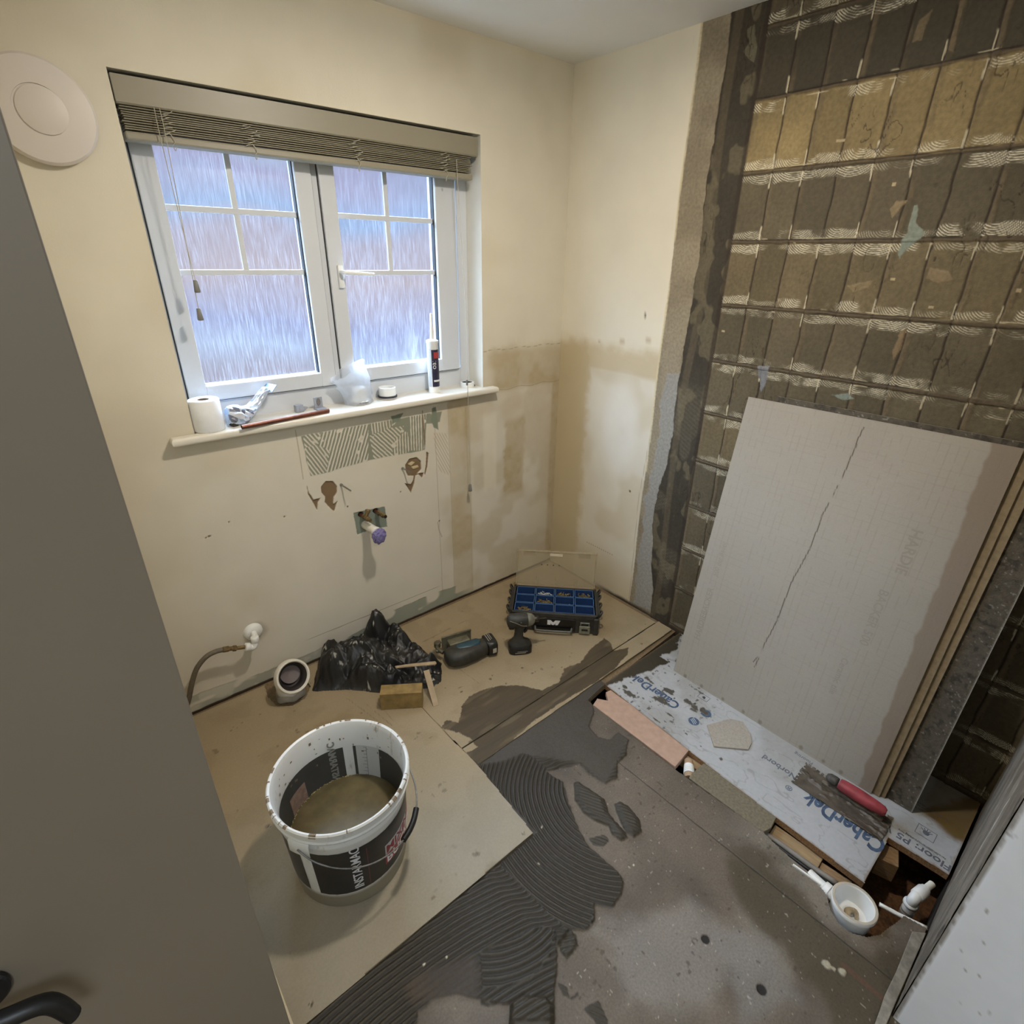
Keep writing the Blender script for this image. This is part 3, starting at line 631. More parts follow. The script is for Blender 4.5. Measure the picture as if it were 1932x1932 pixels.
def flat_board(name, x0, y0, x1, y1, cf, label, st=0.004, hf=None, keep=None, outline=None):
    t = thing(name, label, 'cement board', ((x0 + x1) / 2, (y0 + y1) / 2, 0))
    ox, oy = t.location.x, t.location.y
    body = NB(); pts = outline if outline is not None else [(x0, y0), (x1, y0), (x1, y1), (x0, y1)]
    prism(body, [(p[0] - ox, p[1] - oy) for p in pts], 0.0, BT - 0.0008)
    b = obj('board_core', body, mat('board_edge', srgb(120, 108, 86), 0.85, noise=0.15, nscale=80), t)
    P_ = np.array(pts)
    f = field('face_sheet', seg_arr((x0, x1, st)), seg_arr((y0, y1, st)), lambda s, q, h: (s - ox, q - oy, BT + h), hf, cf, M_board,
              keep=lambda s, q, h: sdf(s, q, P_) > 0, parent=t)
    return t
M_board2 = M_board
wcx, wcy = -1.625, -0.150
outA = [(-2.02, -1.236), (-1.250, -1.228), (-1.232, -0.895), (-1.243, -0.55), (-1.252, -0.028), (-2.02, -0.022)]
# cut round the soil pipe
hp = UF([(522, 1318), (535, 1326), (560, 1322), (582, 1308), (574, 1290), (560, 1270), (510, 1285)])
outA = outA[:4] + [(-1.252, -0.022), (-1.548, -0.022), (-1.540, -0.150), (-1.585, -0.205), (-1.640, -0.212), (-1.690, -0.175), (-1.700, -0.10), (-1.69, -0.022), (-2.02, -0.022)]
flat_board('backer_board', -2.02, -1.236, -1.230, -0.022, boardA, 'tan cement backer board laid under the mixing bucket', 0.004, outline=outA)
smear = UF([(832, 1374), (842, 1359), (866, 1364), (871, 1333), (884, 1315), (915, 1300), (946, 1294), (987, 1294), (1023, 1302), (1054, 1287), (1065, 1261), (1096, 1250), (1114, 1224), (1140, 1204), (1153, 1214), (1158, 1228), (1185, 1222), (1184, 1235), (1160, 1262), (1120, 1290), (1080, 1312), (1000, 1365), (960, 1393), (945, 1404), (925, 1410), (900, 1408), (885, 1392), (868, 1384), (850, 1378)], BT)
tail = UF([(880, 1420), (905, 1408), (950, 1388), (985, 1372), (1000, 1365), (960, 1404), (940, 1420), (925, 1432), (905, 1444), (888, 1432)], BT)
def boardB(X, Y, H):
    n = fbm(X, Y, 30, 131, 4); c = board_cols(X, Y, n, 7)
    for a_, b_, ww in (((800, 1210), (850, 1185), .012), ((840, 1190), (880, 1170), .006), ((850, 1250), (905, 1290), .006)):
        w = sst(ww, 0, segd(X, Y, *UF([a_, b_], BT)) + .012 * (n - .3)); c = mixc(c, L3(104, 90, 66), w * .6)
    for (u, v, r) in ((925, 1281, .012), (929, 1274, .007), (955, 1290, .008), (1060, 1259, .008), (985, 1260, .007), (1005, 1270, .008), (1010, 1268, .006), (870, 1305, .008), (840, 1298, .006), (888, 1400, .01), (1210, 1215, .008)):
        p = U(u, v, 2, BT); w = sst(r, r * .4, np.hypot(X - p[0], (Y - p[1]) * 1.3) + .012 * (fbm(X, Y, 110, 132, 2) - .5)); c = mixc(c, L3(66, 54, 38), w * .8)
    for P_ in (smear, tail):
        z = sdf(X, Y, P_) + .012 * (fbm(X, Y, 60, 133, 3) - .5); w = sst(-.0008, .001, z)
        st_ = fbm(X * .3, Y * 3.0, 26, 134, 3)
        cc = np.zeros_like(c) + L3(74, 62, 42); cc = cc * (.72 + .5 * st_)[..., None]
        thin = sst(.55, .7, fbm(X * .5, Y * 2.5, 12, 135, 3)); cc = mixc(cc, L3(120, 106, 82), thin * .4)
        c = c * (1 - w[..., None]) + cc * w[..., None]
    w = sst(.03, .008, np.abs(Y + 0.03) + .01 * n); c = mixc(c, L3(150, 132, 98), w * .4)
    return c
def hB(X, Y):
    z = np.maximum(sdf(X, Y, smear), sdf(X, Y, tail)) + .012 * (fbm(X, Y, 60, 133, 3) - .5); return sst(-.0005, .002, z) * (0.0004 + .0006 * fbm(X * .5, Y * 3, 30, 136, 3))
flat_board('backer_board', -1.240, -0.815, -0.030, -0.028, boardB, 'tan cement backer board under the open organiser box and power tools', 0.0035, hf=hB,
           outline=[(-1.238, -0.815), (-0.035, -0.800), (-0.030, -0.03), (-1.246, -0.026)])
flat_board('backer_board_strip', -1.236, -0.915, -0.012, -0.806, boardB, 'narrow adhesive-smeared strip of cement board edging the sunken floor', 0.003, hf=hB,
           outline=[(-1.228, -0.912), (-0.02, -0.888), (-0.016, -0.806), (-1.236, -0.822)])

# ---- film-faced chipboard panel with the printed lettering, in front of the leaning boards
fo = UF([(1630, 1666), (1676, 1581), (1774, 1641), (1770, 1672), (1760, 1700)])
film_poly = [(-0.562, -0.925), (-0.590, -1.500), (-0.594, -1.700)] + [tuple(fo[0])] + [tuple(fo[1])] + [tuple(fo[2])] + [(-0.375, -2.115), (0.0, -2.115), (0.0, -0.925)]
FT = 0.002
def film_rel(X, Y):
    n = fbm(X, Y, 30, 141, 4); n2 = fbm(X, Y, 80, 142, 3)
    c = np.zeros(X.shape + (3,)) + L3(170, 171, 171); c = mixc(c, L3(140, 138, 130), sst(.45, .72, fbm(X, Y, 7, 143, 4)) * .55)
    ln = sst(.02, .006, np.abs(fbm(X * 1.4, Y * .7, 16, 144, 3) - .5)); c = mixc(c, L3(110, 106, 98), ln * .35)
    brown = UF([(1735, 1528), (1835, 1500), (1932, 1400), (1932, 1560), (1840, 1600), (1800, 1590)]); w = sst(-.01, .02, sdf(X, Y, brown) + .02 * (n - .5)); c = mixc(c, L3(104, 84, 48), w)
    w = sst(-.20, -.12, X) * sst(-1.98, -2.0, Y) * .5; c = mixc(c, L3(120, 108, 84), w)
    H = 0 * X
    # adhesive slopped across the far end and splashes along it
    sm = UF([(1290, 1180), (1275, 1225), (1245, 1240), (1262, 1250), (1235, 1262), (1215, 1270), (1192, 1277), (1150, 1294), (1120, 1320), (1100, 1190)])
    z = sdf(X, Y, sm) + .03 * (fbm(X, Y, 45, 145, 3) - .5); w = sst(-.001, .0015, z); c = mixc(c, L3(62, 56, 45), w); H += w * (.0015 + .002 * n)
    for (u, v, a_, b_) in ((1225, 1284, .022, .012), (1260, 1303, .030, .014), (1247, 1322, .040, .018), (1300, 1325, .028, .012), (1328, 1342, .028, .012), (1190, 1310, .028, .010), (1178, 1296, .014, .008), (1235, 1255, .016, .010), (1310, 1335, .02, .02), (1360, 1432, .008, .006), (1295, 1385, .006, .004), (1322, 1408, .005, .004), (1240, 1360, .02, .004), (1265, 1350, .02, .003)):
        p = U(u, v, 2, FT); w = sst(1.1, .8, np.hypot((Y - p[1]) / a_, (X - p[0]) / b_) + 1.6 * (n2 - .5) + .8 * (n - .5)); c = mixc(c, L3(62, 56, 44), w * .9); H += w * .0014
    w = sst(.715, .75, fbm(X, Y, 60, 146, 3)) * sst(-1.45, -1.2, Y); c = mixc(c, L3(66, 60, 48), w * .8)
    # broken chip edge towards the opening
    w = sst(.010, .002, -sdf(X, Y, np.array(film_poly)) * -1 + .008 * (n2 - .3)); c = mixc(c, L3(120, 98, 70), w * .5)
    return H, c
t = thing('floor_panel', 'white film-faced chipboard panel with blue printing under the leaning boards', 'chipboard panel', (-0.3, -1.5, 0)); FPAN = t
bm = NB(); prism(bm, [(p[0] + .3, p[1] + 1.5) for p in film_poly], -0.022, FT - 0.001)
obj('chipboard_core', bm, mat('chip_core', srgb(128, 96, 62), 0.85, noise=0.4, nscale=220, bump=.6, bscale=220), t)
_fr = {}
def _ff(X, Y):
    if 'a' not in _fr: _fr['a'] = film_rel(X, Y)
    return _fr['a']
M_film = mat('printed_film', None, 0.38, vcol=True, noise=0.04, nscale=80, bump=.2, bscale=60)
field('printed_film', seg_arr((-0.60, 0.0, .003)), seg_arr((-2.115, -0.925, .003)), lambda s, q, h: (s + .3, q + 1.5, FT + h), lambda s, q: _ff(s, q)[0], lambda s, q, h: _ff(s, q)[1], M_film,
      keep=lambda s, q, h: sdf(s, q, np.array(film_poly)) > 0, parent=t)
M_ink = mat('blue_ink', srgb(70, 88, 112), 0.5, noise=0.35, nscale=60); M_ink2 = mat('grey_ink', srgb(96, 100, 108), 0.5, noise=0.3, nscale=60)
def ftext(body, u, v, size, m=M_ink, bold=0.0, sx=1.0, rz=math.pi / 2, z=FT + 0.0006, align='LEFT', width=None):
    p = U(u, v, 2, FT)
    if width:
        o = text('lettering', body, size, T(), m, None, bold=bold); w0 = max(v_.co.x for v_ in o.data.vertices); bpy.data.objects.remove(o); sx = width / w0
    return text('lettering', body, size, T(p[0] + .3, p[1] + 1.5, z, rz=rz), m, FPAN, ext=0.0002, bold=bold, sx=sx, align=align)
R90 = math.pi / 2
ftext('CaberDek', 1674, 1591, 0.088, bold=0.0028, width=0.245)
ftext('\u00ae', 1497, 1488, 0.03, sx=1)
ftext('CaberDek', 1285, 1330, 0.062, bold=0.0015, width=0.24)
ftext('Norbord', 1506, 1466, 0.034, m=M_ink2, bold=0.0006)
ftext('Flooring', 1535, 1440, 0.020, m=M_ink2)
ftext('Floor: P5 W', 1797, 1636, 0.036, m=M_ink2, bold=0.0006, width=.20)
ftext('C', 1345, 1348, 0.05, bold=0.003)
# round mark with pale strokes, square pictogram, small arrow box
p = U(1309, 1361, 2, FT); bm = NB(); lathe(bm, [(0.021, 0), (0.021, 0.0003)], 28, T(p[0] + .3, p[1] + 1.5, FT + .0004)); obj('round_mark', bm, M_ink, t)
bm = NB()
for k in range(3): box(bm, (-0.0012, -0.018 + 0.003 * abs(k - 1), 0), (0.0012, 0.012, 0.0003), T(p[0] + .3, p[1] + 1.5, FT + .0008, rz=-0.5) @ T((k - 1) * .007, .003 * k, 0))
obj('mark_strokes', bm, mat('pale_ink', srgb(180, 186, 192), .5), t)
def frame_mark(u, v, w_, h_, rz=0.0):
    p = U(u, v, 2, FT); bm = NB(); M = T(p[0] + .3, p[1] + 1.5, FT + .0006, rz=rz); q = .0016
    for lo, hi in (((-w_, -h_, 0), (w_, -h_ + q, .0002)), ((-w_, h_ - q, 0), (w_, h_, .0002)), ((-w_, -h_, 0), (-w_ + q, h_, .0002)), ((w_ - q, -h_, 0), (w_, h_, .0002))): box(bm, lo, hi, M)
    return bm, M
bm, M = frame_mark(1328, 1316, .016, .022); lathe(bm, [(.007, 0), (.007, .0003)], 16, M); box(bm, (-.010, -.002, 0), (.004, .002, .0003), M @ T(rz=.7)); obj('pictogram', bm, M_ink2, t)
bm, M = frame_mark(1747, 1572, .022, .026); lathe(bm, [(.009, 0), (.009, .0003)], 16, M)
for k in range(5): box(bm, (.009, -.0012, 0), (.018, .0012, .0003), M @ T(rz=-1 + .5 * k))
obj('pictogram', bm, M_ink2, t)
for k, (u, v, L_) in enumerate(((1765, 1545, .10), (1772, 1542, .12), (1790, 1548, .09), (1785, 1620, .07), (1770, 1612, .05))):
    ftext('For information on use and fixing', u, v, 0.008, m=M_ink2, sx=1.0)

# ---- pieces of floor round the service gap
def slab(name, pts, z0, z1, m, label, cat, bev=0.0012):
    P_ = np.array(pts); c = P_.mean(0); bm = NB(); prism(bm, [(p[0] - c[0], p[1] - c[1]) for p in pts], z0, z1, bev=bev, seg=1)
    o = obj(name, bm, m, loc=(c[0], c[1], 0)); return tag(o, label, cat)
M_pink = mat('pink_board', srgb(172, 142, 122), 0.8, noise=0.10, nscale=40, bump=.2)
slab('floor_infill', UF([(1119, 1330), (1127, 1318), (1147, 1322), (1143, 1306), (1152, 1302), (1303, 1412), (1274, 1447)]), -0.02, 0.001, M_pink, 'pink salmon strip of board let into the floor gap', 'floorboard piece')
M_old = mat('old_chipboard', srgb(112, 104, 86), 0.85, noise=0.22, nscale=120, bump=.5, bscale=200)
slab('floor_infill', UF([(1302, 1462), (1328, 1440), (1400, 1482), (1466, 1540), (1455, 1562), (1440, 1570), (1415, 1552), (1300, 1468)]), -0.02, 0.0005, M_old, 'grey-green weathered chipboard strip between the white pipe collar and timber blocks', 'floorboard piece')
def timber(name, c, s, rz, label, m=M_wood):
    bm = NB(); box(bm, (-s[0] / 2, -s[1] / 2, -s[2] / 2), (s[0] / 2, s[1] / 2, s[2] / 2), bev=0.002)
    o = obj(name, bm, m, loc=c); o.rotation_euler = (0, 0, rz); return tag(o, label, 'timber')
M_wood2 = mat('cut_timber', srgb(140, 112, 80), 0.8, noise=0.28, nscale=40, stretch=(4, 1, 4), bump=.4, bscale=80)
timber('joist_noggin', (-0.612, -1.775, -0.052), (0.045, 0.150, 0.045), 0.06, 'pale timber noggin in the long floor gap, nearer the weathered strip')
timber('joist_offcut', (-0.612, -1.895, -0.060), (0.042, 0.085, 0.045), 0.12, 'split timber offcut in the floor gap beside the shower waste', M_wood2)
timber('joist_noggin', (-0.600, -1.430, -0.040), (0.030, 0.22, 0.04), 0.02, 'pale timber batten in the gap beside the pink strip')
timber('joist_block', (-0.415, -1.975, -0.065), (0.065, 0.055, 0.075), 0.3, 'square-cut timber block under the hole edge by the elbow', M_wood2)
bm = NB(); box(bm, (-0.60, -2.14, -0.27), (0.0, -2.12, -0.022)); box(bm, (-.72, -3, -.27), (-.70, -.9, -.07)); KW(obj('trim_2', bm, M_dark))
# loft insulation seen down the hole
def ins_h(X, Y): return 0.05 * fbm(X, Y, 14, 151, 4) - 0.18
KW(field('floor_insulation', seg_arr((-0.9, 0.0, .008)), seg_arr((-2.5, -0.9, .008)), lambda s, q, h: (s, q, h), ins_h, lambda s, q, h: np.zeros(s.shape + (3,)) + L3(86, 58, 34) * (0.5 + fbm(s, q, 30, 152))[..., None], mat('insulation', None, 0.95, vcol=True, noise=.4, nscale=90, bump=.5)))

# ---- the nib wall at the near right: cement board face and a white painted end
NX, NY = -0.885, -2.128
def nib_cols(X, Z, H):
    n = fbm(X, Z * .5, 30, 161, 4); c = np.zeros(X.shape + (3,)) + L3(120, 112, 100)
    c = mixc(c, L3(88, 80, 68), sst(.4, .65, fbm(X, Z * .3, 26, 162, 4)) * .8); c = mixc(c, L3(196, 190, 178), sst(.012, .003, np.abs(X - NX - 0.22 - .02 * (n - .5))) * sst(.45, .6, n) * .8)
    c = mixc(c, L3(190, 184, 170), sst(.010, .003, np.abs(X - NX - 0.40 - .02 * (n - .5))) * sst(.45, .6, n) * .7)
    c = mixc(c, L3(50, 44, 38), sst(.6, .68, fbm(X, Z, 22, 163)) * sst(.08, .04, X - NX)); return c
bm = NB(); box(bm, (NX + .004, -3.5, -0.3), (0.03, NY - 0.012, 2.4)); KW(obj('wall_nib', bm, M_cream))
def nib_h(X, Z): return 0.002 * fbm(X, Z * .6, 30, 164, 4)
KW(field('wall_nib_board', seg_arr((NX, 0.0, .004)), seg_arr((-0.02, 1.3, .005), (1.3, 2.4, .02)), lambda s, q, h: (s, 0 * s + NY + .003 + h, q), nib_h, nib_cols, M_adh))
def wp_cols(Y, Z, H):
    c = np.zeros(Y.shape + (3,)) + L3(232, 235, 240); n = fbm(Y, Z, 50, 166, 3)
    c = mixc(c, L3(130, 122, 112), sst(.79, .83, n) * .7); c = mixc(c, L3(120, 110, 96), sst(.005, .002, NY - Y + .006 * (n - .5)) * .8); return c
KW(field('wall_nib_end', seg_arr((-3.5, NY + .002, .005)), seg_arr((-0.02, 1.5, .006), (1.5, 2.4, .03)), lambda s, q, h: (0 * s + NX - .0 - h, s, q), lambda s, q: .0007 * fbm(s, q, 12, 167) - .002 * sst(.012, .0, NY - s) * fbm(s, q, 40, 168), wp_cols, mat('white_wall_paint', None, .6, vcol=True, noise=.02, bump=.1)))
bm = NB(); box(bm, (NX + .006, NY - .012, -.02), (NX + .012, NY + .001, 2.4)); box(bm, (NX + .004, -3.5, -.02), (NX + .02, NY, 2.39), T(.003, 0, 0)); KW(obj('wall_nib_core', bm, mat('board_edge', None)))
# cement strip at the nib's foot
st = UF([(1720, 1760), (1746, 1763), (1700, 1868), (1660, 1960), (1640, 1960), (1660, 1905), (1668, 1880), (1690, 1835)])
o = slab('cement_strip', st, 0.0, 0.008, mat('grey_cement_strip', srgb(128, 122, 110), .85, noise=.3, nscale=60, bump=.5, bscale=90), 'grey rough cement strip along the foot of the near right wall', 'cement strip')
# threshold strip seen past the door edge
bm = NB(); box(bm, (-2.034, -1.32, 0.0), (-2.003, -0.70, 0.022), bev=.002); KW(obj('baseboard_left', bm, mat('baseboard_paint', srgb(206, 194, 164), .6)))

# ------------------------------------------------------------------ window
win = bpy.data.objects.new('window_1', None); COL.objects.link(win); win['kind'] = 'structure'
def rect_frame(bm, x0, x1, z0, z1, w, y0, y1, bev=0.003, wb=None):
    wb = wb or w
    box(bm, (x0, y0, z0), (x0 + w, y1, z1), bev=bev); box(bm, (x1 - w, y0, z0), (x1, y1, z1), bev=bev)
    box(bm, (x0 + w - .002, y0 + .0005, z0), (x1 - w + .002, y1, z0 + wb), bev=bev); box(bm, (x0 + w - .002, y0 + .0005, z1 - w), (x1 - w + .002, y1, z1), bev=bev)
bm = NB(); rect_frame(bm, WX0, WX1, WZ0 + .01, WZ1, 0.052, 0.104, 0.17, wb=0.085); box(bm, (-1.178, .104, WZ0 + .05), (-1.128, .17, WZ1 - .02), bev=.003)
obj('window_frame', bm, M_upvc, win)
M_pane = bpy.data.materials.new('misted_glass'); M_pane.use_nodes = True
t_ = M_pane.node_tree; t_.nodes.clear()
def gn(k, **kw):
    n = t_.nodes.new(k)
    for a, b in kw.items(): setattr(n, a, b)
    return n
tc_ = gn('ShaderNodeTexCoord'); m1 = gn('ShaderNodeMapping'); m1.inputs['Scale'].default_value = (560, 1, 15); t_.links.new(tc_.outputs['Object'], m1.inputs[0])
n1 = gn('ShaderNodeTexNoise'); n1.inputs['Scale'].default_value = 1.0; n1.inputs['Detail'].default_value = 5; n1.inputs['Distortion'].default_value = 0.6; t_.links.new(m1.outputs[0], n1.inputs[0])
n2 = gn('ShaderNodeTexNoise'); n2.inputs['Scale'].default_value = 5; n2.inputs['Detail'].default_value = 3; t_.links.new(tc_.outputs['Object'], n2.inputs[0])
r1 = gn('ShaderNodeMapRange'); t_.links.new(n1.outputs[0], r1.inputs[0]); r1.inputs[1].default_value = .46; r1.inputs[2].default_value = .74; r1.inputs[3].default_value = 0.0; r1.inputs[4].default_value = 1.0
mm = gn('ShaderNodeMath', operation='MULTIPLY'); t_.links.new(r1.outputs[0], mm.inputs[0]); t_.links.new(n2.outputs[0], mm.inputs[1])
m3 = gn('ShaderNodeMath', operation='MULTIPLY_ADD'); t_.links.new(mm.outputs[0], m3.inputs[0]); m3.inputs[1].default_value = .11; m3.inputs[2].default_value = .02
tr = gn('ShaderNodeBsdfTransparent'); tr.inputs[0].default_value = (0.97, 0.98, 1, 1)
tl = gn('ShaderNodeBsdfTranslucent'); tl.inputs[0].default_value = srgb(232, 238, 250)
gl = gn('ShaderNodeBsdfGlossy'); gl.inputs['Roughness'].default_value = 0.25
mx1 = gn('ShaderNodeMixShader'); t_.links.new(m3.outputs[0], mx1.inputs[0]); t_.links.new(tr.outputs[0], mx1.inputs[1]); t_.links.new(tl.outputs[0], mx1.inputs[2])
mx2 = gn('ShaderNodeMixShader'); mx2.inputs[0].default_value = 0.04; t_.links.new(mx1.outputs[0], mx2.inputs[1]); t_.links.new(gl.outputs[0], mx2.inputs[2])
ot = gn('ShaderNodeOutputMaterial'); t_.links.new(mx2.outputs[0], ot.inputs[0])
for k, (x0, x1, g0, g1, bx, zz) in enumerate(((-1.694, -1.166, -1.634, -1.225, -1.427, (1.784, 1.600)), (-1.140, -0.566, -1.082, -0.664, -0.872, (1.790, 1.597)))):
    bm = NB()
    for lo, hi in (((x0, .090, 1.187), (g0, .150, 2.03)), ((g1, .090, 1.187), (x1, .150, 2.03)), ((g0 - .002, .0905, 1.187), (g1 + .002, .150, 1.240)), ((g0 - .002, .0905, 1.965), (g1 + .002, .150, 2.03))): box(bm, lo, hi, bev=.004)
    s_ = obj('sash', bm, M_upvc, win)
    bm = NB(); d = .004
    for lo, hi in (((g0 - d, .086, 1.236), (g0, .105, 1.97)), ((g1, .100, 1.236), (g1 + d, .112, 1.97)), ((g0, .100, 1.236), (g1, .112, 1.240))): pass
    rect_frame(bm, g0 - .001, g1 + .001, 1.239, 1.966, .004, .118, .126, bev=0)
    rect_frame(bm, x0 - .003, x1 + .003, 1.184, 2.033, .004, .100, .106, bev=0)
    box(bm, (g1 - .0035, .104, 1.241), (g1 - .0005, .122, 1.965))
    obj('gasket', bm, M_gasket, s_)
    bm = NB(); box(bm, (g0 - .002, .122, 1.238), (g1 + .002, .126, 1.968)); obj('pane', bm, M_pane, s_)
    bm = NB(); box(bm, (bx - .009, .113, zz[1]), (bx + .009, .121, 1.966), bev=.002)
    for z in zz: box(bm, (g0, .1125, z - .009), (g1, .121, z + .009), bev=.002)
    obj('glazing_bar', bm, M_upvc, s_)
    bm = NB(); tube(bm, [(g0 + .002, .118, 1.2415), (g1 - .002, .118, 1.2415)], .0018, 6, k=0); obj('drip_bead', bm, mat('wet_bead', srgb(235, 240, 248), .15), s_)
    if k == 1:
        bm = NB(); box(bm, (g0 - .030, .078, 1.545), (g0 - .010, .091, 1.625), bev=.004)
        tube(bm, [(g0 - .020, .080, 1.600), (g0 - .018, .052, 1.600), (g0 + .010, .048, 1.598), (g0 + .100, .050, 1.592)], [.008, .007, .0075, .006], 12)
        h_ = obj('window_handle', bm, M_white, s_, smooth=True, sharp=50)
        bm = NB(); cyl(bm, (g0 - .020, .046, 1.600), (g0 - .020, .043, 1.600), .004); obj('lock_button', bm, M_gasket, h_) if False else bm.free()
# sill
bm = NB()
prism(bm, [(-1.795, -.045), (-.44, -.045), (-.44, -.0005), (WX1 - .001, -.0005), (WX1 - .001, .15), (WX0 + .001, .15), (WX0 + .001, -.0005), (-1.795, -.0005)], 1.082, 1.110, bev=.011, seg=4)
KW(obj('window_sill', bm, M_sill, smooth=True, sharp=40))
SZ = 1.110
# venetian blind
bl = thing('venetian_blind', 'raised grey-beige slatted blind under a deep valance across the window top', 'blind', (-1.11, 0.03, 1.93))
ox, oy, oz = -1.11, 0.03, 1.93
bm = NB(); prism(bm, [(.004 - oy, 2.083 - oz), (.004 - oy, 2.022 - oz), (.008 - oy, 2.018 - oz), (.022 - oy, 2.018 - oz), (.022 - oy, 2.083 - oz)], -0.603, 0.598, T() @ Matrix(((0, 0, 1, 0), (1, 0, 0, 0), (0, 1, 0, 0), (0, 0, 0, 1))), bev=.002)
obj('valance', bm, M_blind, bl)
bm = NB(); box(bm, (-.600, .026 - oy, 2.035 - oz), (.590, .075 - oy, 2.086 - oz)); obj('headrail', bm, mat('headrail_dark', srgb(84, 78, 66), .6), bl)
random.seed(5)
for k in range(12):
    bm = NB(); z = 1.963 + k * 0.0056 - oz; dx = random.uniform(-.003, .003); dy = .004 * math.sin(k * 1.1)
    box(bm, (-.595 + dx, .018 - oy + dy, z), (.575 + dx, .068 - oy + dy, z + .0032), T(rx=random.uniform(-.02, .02)), bev=.0012, seg=1)
    obj('slat', bm, M_blind, bl)
bm = NB(); box(bm, (-.597, .014 - oy, 1.938 - oz), (.580, .070 - oy, 1.959 - oz), bev=.005); obj('bottom_rail', bm, M_blind, bl)
M_cord = mat('blind_cord', srgb(176, 170, 152), .8)
for xk in (-1.60, -1.375, -1.03, -0.665):
    rs = random.Random(int(xk * 1000)); bm = NB()
    for q in range(7):
        x = xk + rs.uniform(-.012, .012); z = 1.955 + q * .009
        tube(bm, [(x - .012 - ox, .012 - oy, z - oz), (x + rs.uniform(-.004, .006) - ox, .006 - oy, z + .004 - oz), (x + .014 - ox, .010 - oy, z + rs.uniform(.004, .012) - oz)], .0011, 5, k=4)
    tube(bm, [(xk - ox, .010 - oy, 1.965 - oz), (xk + .012 - ox, .008 - oy, 1.948 - oz), (xk + .004 - ox, .010 - oy, 1.935 - oz), (xk + .010 - ox, .020 - oy, 1.925 - oz), (xk + .014 - ox, .02 - oy, 1.934 - oz)], .0011, 5, k=5)
    obj('ladder_cord', bm, M_cord, bl)
for (x, zend) in ((-1.612, 1.56), (-1.604, 1.478)):
    bm = NB(); a = U(367, 548, 1, .045)
    xe = U(369, 548, 1, .03)[0] if zend > 1.5 else U(375, 600, 1, .03)[0]
    xt = U(289, 200, 1, .01)[0] if zend > 1.5 else U(299, 200, 1, .01)[0]
    tube(bm, [(xt - ox, .004 - oy, 2.020 - oz), (xt - ox, .003 - oy, 1.93 - oz), (xe - ox, .006 - oy, zend + .02 - oz)], .0011, 5, k=4)
    c_ = obj('pull_cord', bm, M_cord, bl)
    bm = NB(); lathe(bm, [(.0045, 0), (.0065, -.002), (.0095, -.034), (.008, -.037)][::-1], 16, T(xe - ox, .006 - oy, zend + .022 - oz)); obj('cord_tassel', bm, mat('grey_tassel', srgb(122, 120, 116), .5), c_, smooth=True, sharp=40)
bm = NB(); pR = [U(861, 300, 1, .0), U(870, 450, 1, -.01), U(880, 600, 1, -.04), U(882, 715, 1, -.052), U(885, 800, 1, -.052), U(887, 915, 1, -.045)]
tube(bm, [(p[0] - ox, p[1] - oy, p[2] - oz) for p in pR], .0012, 5, k=5); c_ = obj('pull_cord', bm, M_cord, bl)
p = pR[-1]; bm = NB(); lathe(bm, [(.008, -.036), (.009, -.034), (.0065, -.004), (.004, 0)], 16, T(p[0] - ox, p[1] - oy, p[2] + .004 - oz)); obj('cord_tassel', bm, mat('grey_tassel', None), c_, smooth=True, sharp=40)
p = U(881, 722, 1, -.052); bm = NB(); box(bm, (-.004, -.003, -.012), (.004, .003, .012), T(p[0] - ox, p[1] - oy, p[2] - oz), bev=.001); obj('cord_joiner', bm, mat('grey_tassel', None), c_)

# extractor fan cover
t = thing('extractor_fan', 'round white extractor fan cover on the wall left of the window', 'extractor fan', (-1.885, 0, 1.972))
Mf = T(rx=math.pi / 2)
bm = NB(); lathe(bm, [(.110, 0.0), (.116, .008), (.116, .022), (.110, .029), (.090, .033), (.054, .036), (.0535, .0325), (.051, .0325)], 64, Mf); obj('fan_cover', bm, mat('fan_plastic', srgb(214, 206, 197), .45), t, smooth=True, sharp=35)
bm = NB(); lathe(bm, [(.0515, .030), (.0515, .0355), (.050, .0363), (.0001, .0368)], 64, Mf @ T(0.004, 0, 0)); obj('fan_centre', bm, mat('fan_plastic', None), t, smooth=True, sharp=35)

# ------------------------------------------------------------------ things on the sill
t = thing('paper_roll', 'white paper roll standing at the left end of the sill', 'paper roll', (-1.668, 0.010, SZ))
bm = NB(); lathe(bm, [(.018, .0), (.046, .0), (.048, .003), (.0485, .05), (.048, .103), (.045, .106), (.020, .105), (.018, .100), (.018, 0)], 40, cap=False); obj('paper', bm, mat('tissue', srgb(236, 238, 240), .9, noise=.03, nscale=30, bump=.3, bscale=120), t, smooth=True, sharp=60)
bm = NB(); lathe(bm, [(.0178, .001), (.0178, .104), (.0165, .104), (.0165, .001)], 24, cap=False); obj('cardboard_core', bm, mat('cardboard', srgb(120, 104, 90), .9), t)

def crumple_sheet(name, pts_u, place, m, parent=None, n=40, amp=.006, seed=1):
    pass
t = thing('foil_packet', 'crumpled silver and blue printed packet beside the paper roll', 'packet', (-1.522, 0.035, SZ), 0.30)
rs = np.random.RandomState(3); bm = NB(); secs = []
for i in range(15):
    s = i / 14; x = -.085 + .17 * s; ry = .030 * (0.75 + .35 * math.sin(s * 5)) * (1 if s < .8 else 1.1); rz_ = .034 * (1 - s) ** .5 * .9 + .004 + .004 * math.sin(s * 9)
    cz = rz_ * .9 + .002 + .115 * max(0, s - .30) ** 1.3 * 1.3
    ring = []
    for j in range(22):
        w = 2 * math.pi * j / 22; q = 1 + .28 * (rs.rand() - .5)
        ring.append((x + .010 * (rs.rand() - .5), ry * math.cos(w) * q, max(cz + rz_ * math.sin(w) * q, .0005)))
    secs.append(ring)
